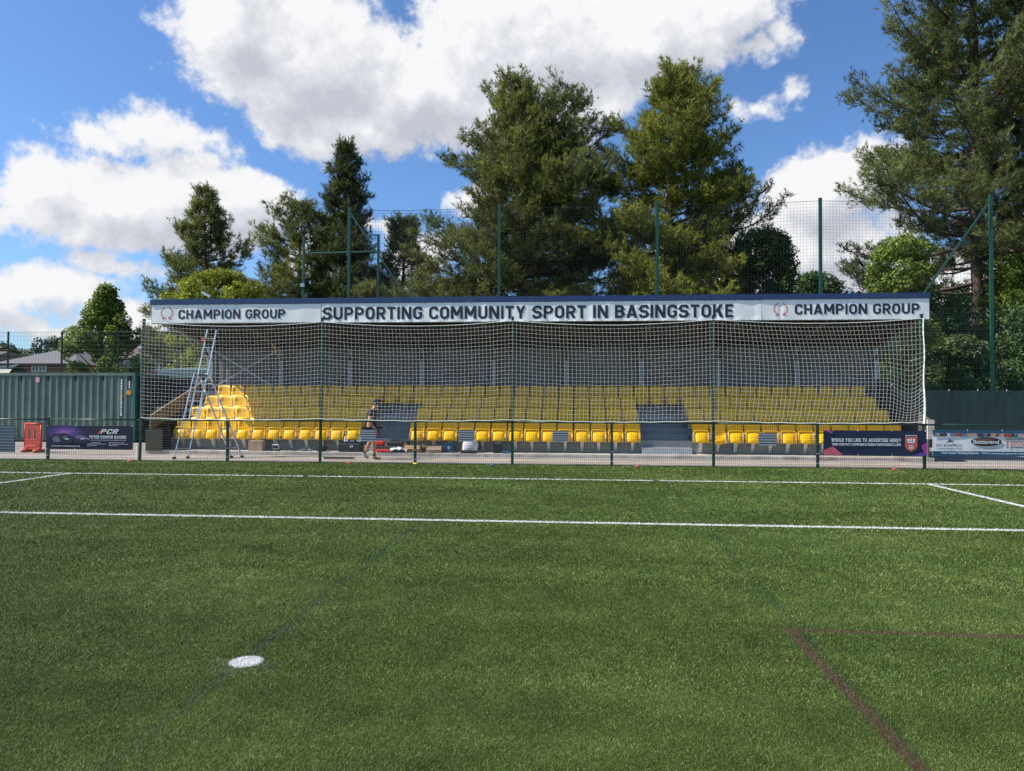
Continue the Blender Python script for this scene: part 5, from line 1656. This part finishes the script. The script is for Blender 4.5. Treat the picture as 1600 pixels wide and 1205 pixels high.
def pine(label, x, y, H, zb, R0, prof, m, seed, step=.5, per=5, nn=11, nlen=.23, wid=.027, droop=.0, tilt=.55, gap=.0, trunk_r=None, lean=(0, 0), side=None, dens=1.0, zmin=None, limb_vis=1.0):
    rng = np.random.default_rng(seed)
    t = thing('pine_tree', label, 'tree', (x, y, 0), group='tall pines behind the stand'); O = (0, 0, 0)
    tr = trunk_r or (.012 * H + .06)
    zz = np.linspace(0, H, 14)
    wob = np.stack([np.sin(zz * .5 + seed) * .10 + lean[0] * zz / H, np.cos(zz * .43 + seed * 2) * .10 + lean[1] * zz / H], 1)
    T = np.stack([wob[:, 0], wob[:, 1], zz], 1)
    tb = Tubes(); tb.add(T, tr * (1 - zz / H) ** .8 + .015, 9); tb.build('trunk', BARK, t, O)
    br = Tubes()
    P, D, L, C = [], [], [], []
    z = zb
    lob = rng.uniform(0, 6.28, 4)
    while z < H - .15:
        tt = (H - z) / (H - zb)                                   # 0 at the top, 1 at the lowest whorl
        nb = per if tt > .12 else max(3, per - 1)
        a0 = rng.uniform(0, 6.28)
        for k in range(nb):
            if rng.random() < gap: continue
            az = a0 + 6.283 * k / nb + rng.normal(0, .25)
            zl = z + rng.uniform(-.25, .25) * step
            base = np.array([np.interp(zl, zz, T[:, 0]), np.interp(zl, zz, T[:, 1]), zl])
            r = R0 * prof(tt) * (1 + .22 * math.sin(az * 2 + lob[0] + zl * .5) + .14 * math.sin(az * 3 + lob[1] - zl * .8)) * rng.uniform(.50, 1.18)
            if side: r *= side(az, tt)
            r = max(r, .22)
            el = R(40) * (1 - tt) ** 1.5 + R(rng.uniform(-14, 14)) - droop * tt
            s = np.linspace(0, 1, 7)
            h = np.stack([np.cos(az + .12 * np.sin(s * 3 + k)), np.sin(az + .12 * np.sin(s * 3 + k))], 1)
            bend = tilt * .22 * r * s ** 2.2
            path = base + np.stack([h[:, 0] * s * r * math.cos(el), h[:, 1] * s * r * math.cos(el), s * r * math.sin(el) + bend - .06 * r * np.sin(s * 3.14)], 1)
            br.add(path, (.013 * r + .018) * (1 - s * .85), 4)
            lt = rng.normal(0, .10)
            nbr = int(r / .15 * dens) + 5
            for q in range(nbr):
                ss = rng.uniform(.16, 1.0) ** .70
                p0 = np.array([np.interp(ss, s, path[:, i]) for i in range(3)])
                i0 = min(5, int(ss * 6)); tg = path[i0 + 1] - path[i0]; tg /= np.linalg.norm(tg)
                sg = 1 if q % 2 else -1
                an = az + sg * rng.uniform(.2, 1.9)
                dv = np.array([math.cos(an), math.sin(an), rng.uniform(-.35, .9)]) * .9 + tg * .3
                dv /= np.linalg.norm(dv)
                ln = min(1.35, (.30 + .40 * r * (1.08 - ss)) * rng.uniform(.6, 1.25))
                nt = max(3, int(ln / .125))
                u = np.clip(1 - .75 * rng.random(nt) ** 1.6, 0, 1)
                pts = p0 + dv * (u * ln)[:, None]; pts[:, 2] += .16 * ln * u ** 2
                pts[:, :] += rng.normal(0, .10, pts.shape)
                br.add(np.stack([p0, p0 + (dv * ln) * .55 + [0, 0, -.02], p0 + dv * ln]), [.013, .009, .004], 3)
                P.append(pts)
                dd = dv * .7 + np.array([0, 0, .5]) + rng.normal(0, .45, (nt, 3)); dd /= np.linalg.norm(dd, axis=1)[:, None]
                D.append(dd); L.append(np.full(nt, nlen) * rng.uniform(.8, 1.15, nt))
                C.append(np.full(nt, .44 + lt + rng.normal(0, .13)) + .10 * (u - .5))
        z += step * rng.uniform(.8, 1.2) * (.75 + .4 * tt)
    # leader shoots at the top
    for k in range(16):
        P.append((T[-1] + np.array([rng.normal(0, .06), rng.normal(0, .06), -.06 * k]))[None]); v = np.array([rng.normal(0, .35), rng.normal(0, .35), 1.0]); D.append((v / np.linalg.norm(v))[None]); L.append(np.array([nlen])); C.append(np.array([.5]))
    P, D, L, C = np.concatenate(P), np.concatenate(D), np.concatenate(L), np.concatenate(C)
    if zmin is not None:
        kp = P[:, 2] > zmin; P, D, L, C = P[kp], D[kp], L[kp], C[kp]
    V = needles(P, D, L, rng, nn, .60, wid)
    br.build('limbs', BARK, t, O)
    tint = np.clip(np.repeat(C, nn) + rng.normal(0, .10, len(P) * nn), 0, 1)
    tri_mesh('crown', V, np.arange(len(V)).reshape(-1, 3), m, tint, t)
    return len(P)


def leafy(name, label, cat, x, y, clumps, m, seed, n, size, trunk=(.16, 2.0), bark=BARK2, group=None, limb=True, shell=.55):
    """broad-leaved crown: leaf blades spread through many overlapping clumps (cx, cy, cz, r)"""
    rng = np.random.default_rng(seed)
    t = thing(name, label, cat, (x, y, 0), group=group)
    clumps = np.asarray(clumps, float)
    if trunk:
        tb = Tubes()
        top = np.array([rng.normal(0, .1), rng.normal(0, .1), trunk[1]])
        tb.add([(0, 0, 0), (top[0] * .5, top[1] * .5, trunk[1] * .5), top], [trunk[0] * 1.25, trunk[0], trunk[0] * .75], 9)
        tb.build('trunk', bark, t, (0, 0, 0))
        if limb:
            lb = Tubes()
            for c in clumps[rng.permutation(len(clumps))[:60]]:
                mid = top * .5 + c[:3] * .5 + [0, 0, -.1 * np.linalg.norm(c[:2])]
                lb.add([top * [1, 1, .8], mid, c[:3]], [trunk[0] * .35, trunk[0] * .2, .012], 4)
            lb.build('limbs', bark, t, (0, 0, 0))
    w = clumps[:, 3] ** 2; idx = rng.choice(len(clumps), n, p=w / w.sum())
    d = rng.normal(0, 1, (n, 3)); d /= np.linalg.norm(d, axis=1)[:, None]
    rr_ = (shell + (1 - shell) * rng.random(n) ** .6) * rng.uniform(.8, 1.12, n)
    c = clumps[idx]
    p = c[:, :3] + d * (c[:, 3] * rr_)[:, None] * [1, 1, .85]
    nrm = d * .7 + rng.normal(0, .6, (n, 3)) + [0, 0, .35]; nrm /= np.linalg.norm(nrm, axis=1)[:, None]
    a = np.cross(nrm, rng.normal(0, 1, (n, 3))); a /= np.linalg.norm(a, axis=1)[:, None]; b = np.cross(nrm, a)
    s = size * rng.uniform(.6, 1.25, n)[:, None]
    V = np.stack([p - a * s * .5, p + b * s * .33 - a * s * .05, p + a * s * .55, p - b * s * .33 - a * s * .05], 1).reshape(-1, 3)
    V = V[:] ; V[:, 2] = np.maximum(V[:, 2], .02)
    ct = rng.normal(.46, .13, len(clumps))
    tint = np.clip(ct[idx] + rng.normal(0, .15, n), 0, 1)
    tri_mesh('crown', V, np.arange(n * 4).reshape(-1, 4), m, tint, t)
    return t


def fill(rng, n, rx, ry, z0, z1, rmin, rmax, shape):
    """clumps inside a crown outline; shape(h) gives the relative radius at height 0..1"""
    out = []
    while len(out) < n:
        h = rng.random(); k = shape(h)
        if k <= 0: continue
        a = rng.uniform(0, 6.283); q = k * math.sqrt(rng.uniform(.12, 1))
        out.append((rx * q * math.cos(a), ry * q * math.sin(a), z0 + (z1 - z0) * h, rng.uniform(rmin, rmax)))
    return out


spire = lambda tt: min(1.0, .05 + 1.0 * tt ** .95)
broad = lambda tt: min(1.0, .16 + 1.05 * tt ** .55)
column = lambda tt: min(1.0, .06 + 1.15 * tt ** .60)
pine('broad dark pine left of the stand roof, over the lime green tree', -23.6, 45, 15.2, 4.0, 4.7, spire, NEEDLE_A, 11, step=.52, per=5, nlen=.31, wid=.035, zmin=3)
pine('short dark pine shouldering the pointed dark pine on its left', -16.6, 42.5, 13.2, 4.5, 3.0, broad, NEEDLE_A, 12, step=.52, per=5, nlen=.29, wid=.032, zmin=4, lean=(.35, 0))
pine('pointed very dark pine standing behind the green steel frame', -13.6, 42, 16.9, 4.5, 3.3, spire, NEEDLE_D, 13, step=.46, per=6, nlen=.27, wid=.035, zmin=4)
pine('small pine between the pointed dark pine and the big twin topped pine', -10.5, 44, 12.5, 4.5, 2.3, broad, NEEDLE_B, 14, step=.5, per=5, nlen=.29, wid=.031, zmin=4)
pine('low spreading pine at the left foot of the big twin topped pine', -5.9, 38.5, 7.9, 3.5, 2.0, broad, NEEDLE_A, 15, step=.5, per=5, nlen=.27, wid=.031, zmin=3.5, tilt=1.2)
pine('big olive pine, the left and taller top of the two in the centre', -2.8, 38, 18.2, 4.5, 5.1, column, NEEDLE_A, 16, step=.46, per=6, nlen=.27, wid=.032, zmin=4, side=lambda az, tt: 1 + (.02 if math.cos(az) < -.3 else -.04) * min(1, tt * 2))
pine('bluish pine with the right hand top of the two in the centre, thinner crown', -.25, 38.6, 18.1, 7.2, 4.0, lambda tt: min(1, .10 + 1.0 * tt ** .60), NEEDLE_B, 17, step=.60, per=5, nlen=.27, wid=.030, zmin=4, gap=.14, dens=.85)
pine('big yellow green pine right of centre behind the stand', 4.7, 37, 18.2, 4.5, 4.2, column, NEEDLE_C, 18, step=.44, per=6, nlen=.28, wid=.034, zmin=4, lean=(.2, 0))
pine('slimmer dark pine with upswept boughs on the right flank of the yellow green pine', 7.6, 38.2, 13.6, 4.2, 3.9, lambda tt: min(1, .16 + tt ** .7), NEEDLE_B, 21, step=.7, per=5, nlen=.27, wid=.031, zmin=4, gap=.2, tilt=1.3, dens=.8)
pine('huge open crowned pine filling the right edge of the photo', 18.8, 36, 25.5, 6.8, 5.9, lambda tt: min(1, .22 + .95 * tt ** .6), NEEDLE_B, 19, step=.52, per=6, nlen=.27, wid=.030, zmin=6, gap=.24, tilt=.7, trunk_r=.30, dens=.85)
pine('second tall pine rising at the far right corner of the photo', 24.5, 38, 22.5, 7.0, 5.6, broad, NEEDLE_A, 20, step=.62, per=5, nlen=.27, wid=.029, zmin=6, gap=.08)

rng = np.random.default_rng(30)
for k, (lab, x, y, rx, z1, m_) in enumerate((('dense dark bush low behind the shrubs at the far right corner', 27.5, 35.0, 3.2, 6.2, LEAF_DARK), ('dense dark bush filling the gap under the huge right pine', 18.0, 37.5, 4.2, 7.0, LEAF_DARK), ('dense bush behind the open right end of the stand roof', 11.8, 37.0, 3.2, 6.6, LEAF_MID))):
    leafy('bush', lab, 'bush', x, y, fill(rng, 70, rx, 1.3, .6, z1, .6, 1.0, lambda h: 1 - .25 * h), m_, 70 + k, 20000, .19, trunk=(.10, 1.5))
rng = np.random.default_rng(31)
leafy('maple_tree', 'lime green maple with a domed crown behind the left end of the stand', 'tree', -17.0, 33.5,
      fill(rng, 60, 2.55, 2.0, 5.3, 7.6, .28, .55, lambda h: (1 - h ** 2.2) ** .5) + fill(rng, 40, 2.6, 2.0, 2.6, 5.6, .4, .7, lambda h: .95), LEAF_LIME, 31, 26000, .13, trunk=(.16, 3.2))
leafy('broadleaf_tree', 'mid green round tree over the container, behind the left mesh fence', 'tree', -27.0, 40,
      fill(rng, 120, 2.7, 2.3, 1.8, 8.0, .20, .62, lambda h: (.94 + .10 * math.sin(h * 23)) * (1.0 if h < .30 else max(.05, 1 - ((h - .30) / .70) ** 1.25))), LEAF_MID, 32, 26000, .16, trunk=(.18, 3.0))
leafy('broadleaf_tree', 'dark leafy tree behind the stand roof left opening', 'tree', -15.4, 36.0,
      fill(rng, 60, 2.3, 1.6, 2.0, 6.2, .4, .7, lambda h: (1 - .5 * h)), LEAF_DARK, 33, 16000, .15, trunk=(.15, 2.2))
leafy('broadleaf_tree', 'leafy green tree beneath the yellow green pine on its right side', 'tree', 9.0, 36.0,
      fill(rng, 90, 2.4, 1.8, 4.6, 9.6, .30, .62, lambda h: (1 - .6 * h) * .95), LEAF_DARK, 34, 22000, .15, trunk=(.16, 4.2))
leafy('broadleaf_tree', 'dark bushy tree showing just above the roof near the last tall post', 'tree', 10.6, 33.0,
      fill(rng, 50, 1.6, 1.4, 4.0, 7.1, .3, .55, lambda h: (1 - .6 * h)), LEAF_DARK, 35, 13000, .14, trunk=(.14, 3.8))
leafy('broadleaf_tree', 'yellowish green tree under the boughs of the huge right pine', 'tree', 14.0, 33.0,
      fill(rng, 70, 2.2, 1.7, 3.8, 8.7, .3, .6, lambda h: (1 - .55 * h)), LEAF_MID, 36, 16000, .14, trunk=(.15, 3.6))
leafy('broadleaf_tree', 'bright green tree at the right edge behind the tall green post', 'tree', 19.8, 33.5,
      fill(rng, 70, 2.6, 1.8, 3.8, 7.9, .4, .7, lambda h: (1 - .45 * h)), LEAF_MID, 37, 18000, .15, trunk=(.16, 3.4))
leafy('shrub', 'green shrub coloured as if sunlit, seen through the open right end of the stand', 'shrub', 12.5, 29.5,
      fill(rng, 80, 1.8, .8, .6, 5.0, .35, .6, lambda h: 1 - .30 * h), LEAF_SUN, 38, 32000, .10, trunk=(.06, 1.0))
leafy('shrub', 'ivy covered shrub behind the mesh fence right of the stand', 'shrub', 15.2, 31.0,
      fill(rng, 80, 2.1, 1.0, .5, 4.2, .3, .6, lambda h: 1 - .5 * h), LEAF_IVY, 39, 24000, .12, trunk=(.07, 1.2))
leafy('shrub', 'taller shrub darkened as shade, rising behind the ivy covered shrub', 'shrub', 15.6, 33.2,
      fill(rng, 80, 2.4, 1.0, .5, 6.2, .4, .7, lambda h: 1 - .2 * h), LEAF_DARK, 42, 22000, .13, trunk=(.07, 1.2))  # added dark leaves supply the shadow behind the ivy
leafy('shrub', 'dark tall shrub behind the windscreen at the right edge', 'shrub', 19.3, 31.6,
      fill(rng, 80, 2.3, 1.0, .5, 5.4, .4, .7, lambda h: 1 - .25 * h), LEAF_DARK, 40, 22000, .13, trunk=(.07, 1.2))
leafy('shrub', 'dark shrub beyond the right edge behind the windscreen', 'shrub', 23.8, 31.8,
      fill(rng, 70, 2.4, 1.0, .5, 5.2, .4, .7, lambda h: 1 - .25 * h), LEAF_DARK, 41, 18000, .13, trunk=(.07, 1.2))
for k, (lab, x, y, rx, z1, seed) in enumerate((
        ('hazy round tree beyond the roof of the left house', -84.5, 112, 5.2, 10.2, 51), ('taller hazy tree beyond the grey roofed house', -77.5, 112, 5.4, 11.2, 52),
        ('hazy tree beyond the right end of the grey roof', -69.0, 104, 4.2, 10.4, 53), ('far green tree left of the mid green round tree', -61.0, 92, 3.8, 10.6, 54),
        ('far tree at the left edge beyond the brown roof', -92.5, 112, 5.0, 9.6, 55))):
    leafy('distant_tree', lab, 'tree', x, y, fill(rng, 36, rx, rx * .7, 2.0, z1 + 1.0, .8, 1.5, lambda h: (1 - h ** 2) ** .5 * .9 + .1), LEAF_FAR, seed, 6000, .5, trunk=(.3, 3.0), limb=False, group='distant trees beyond the houses')
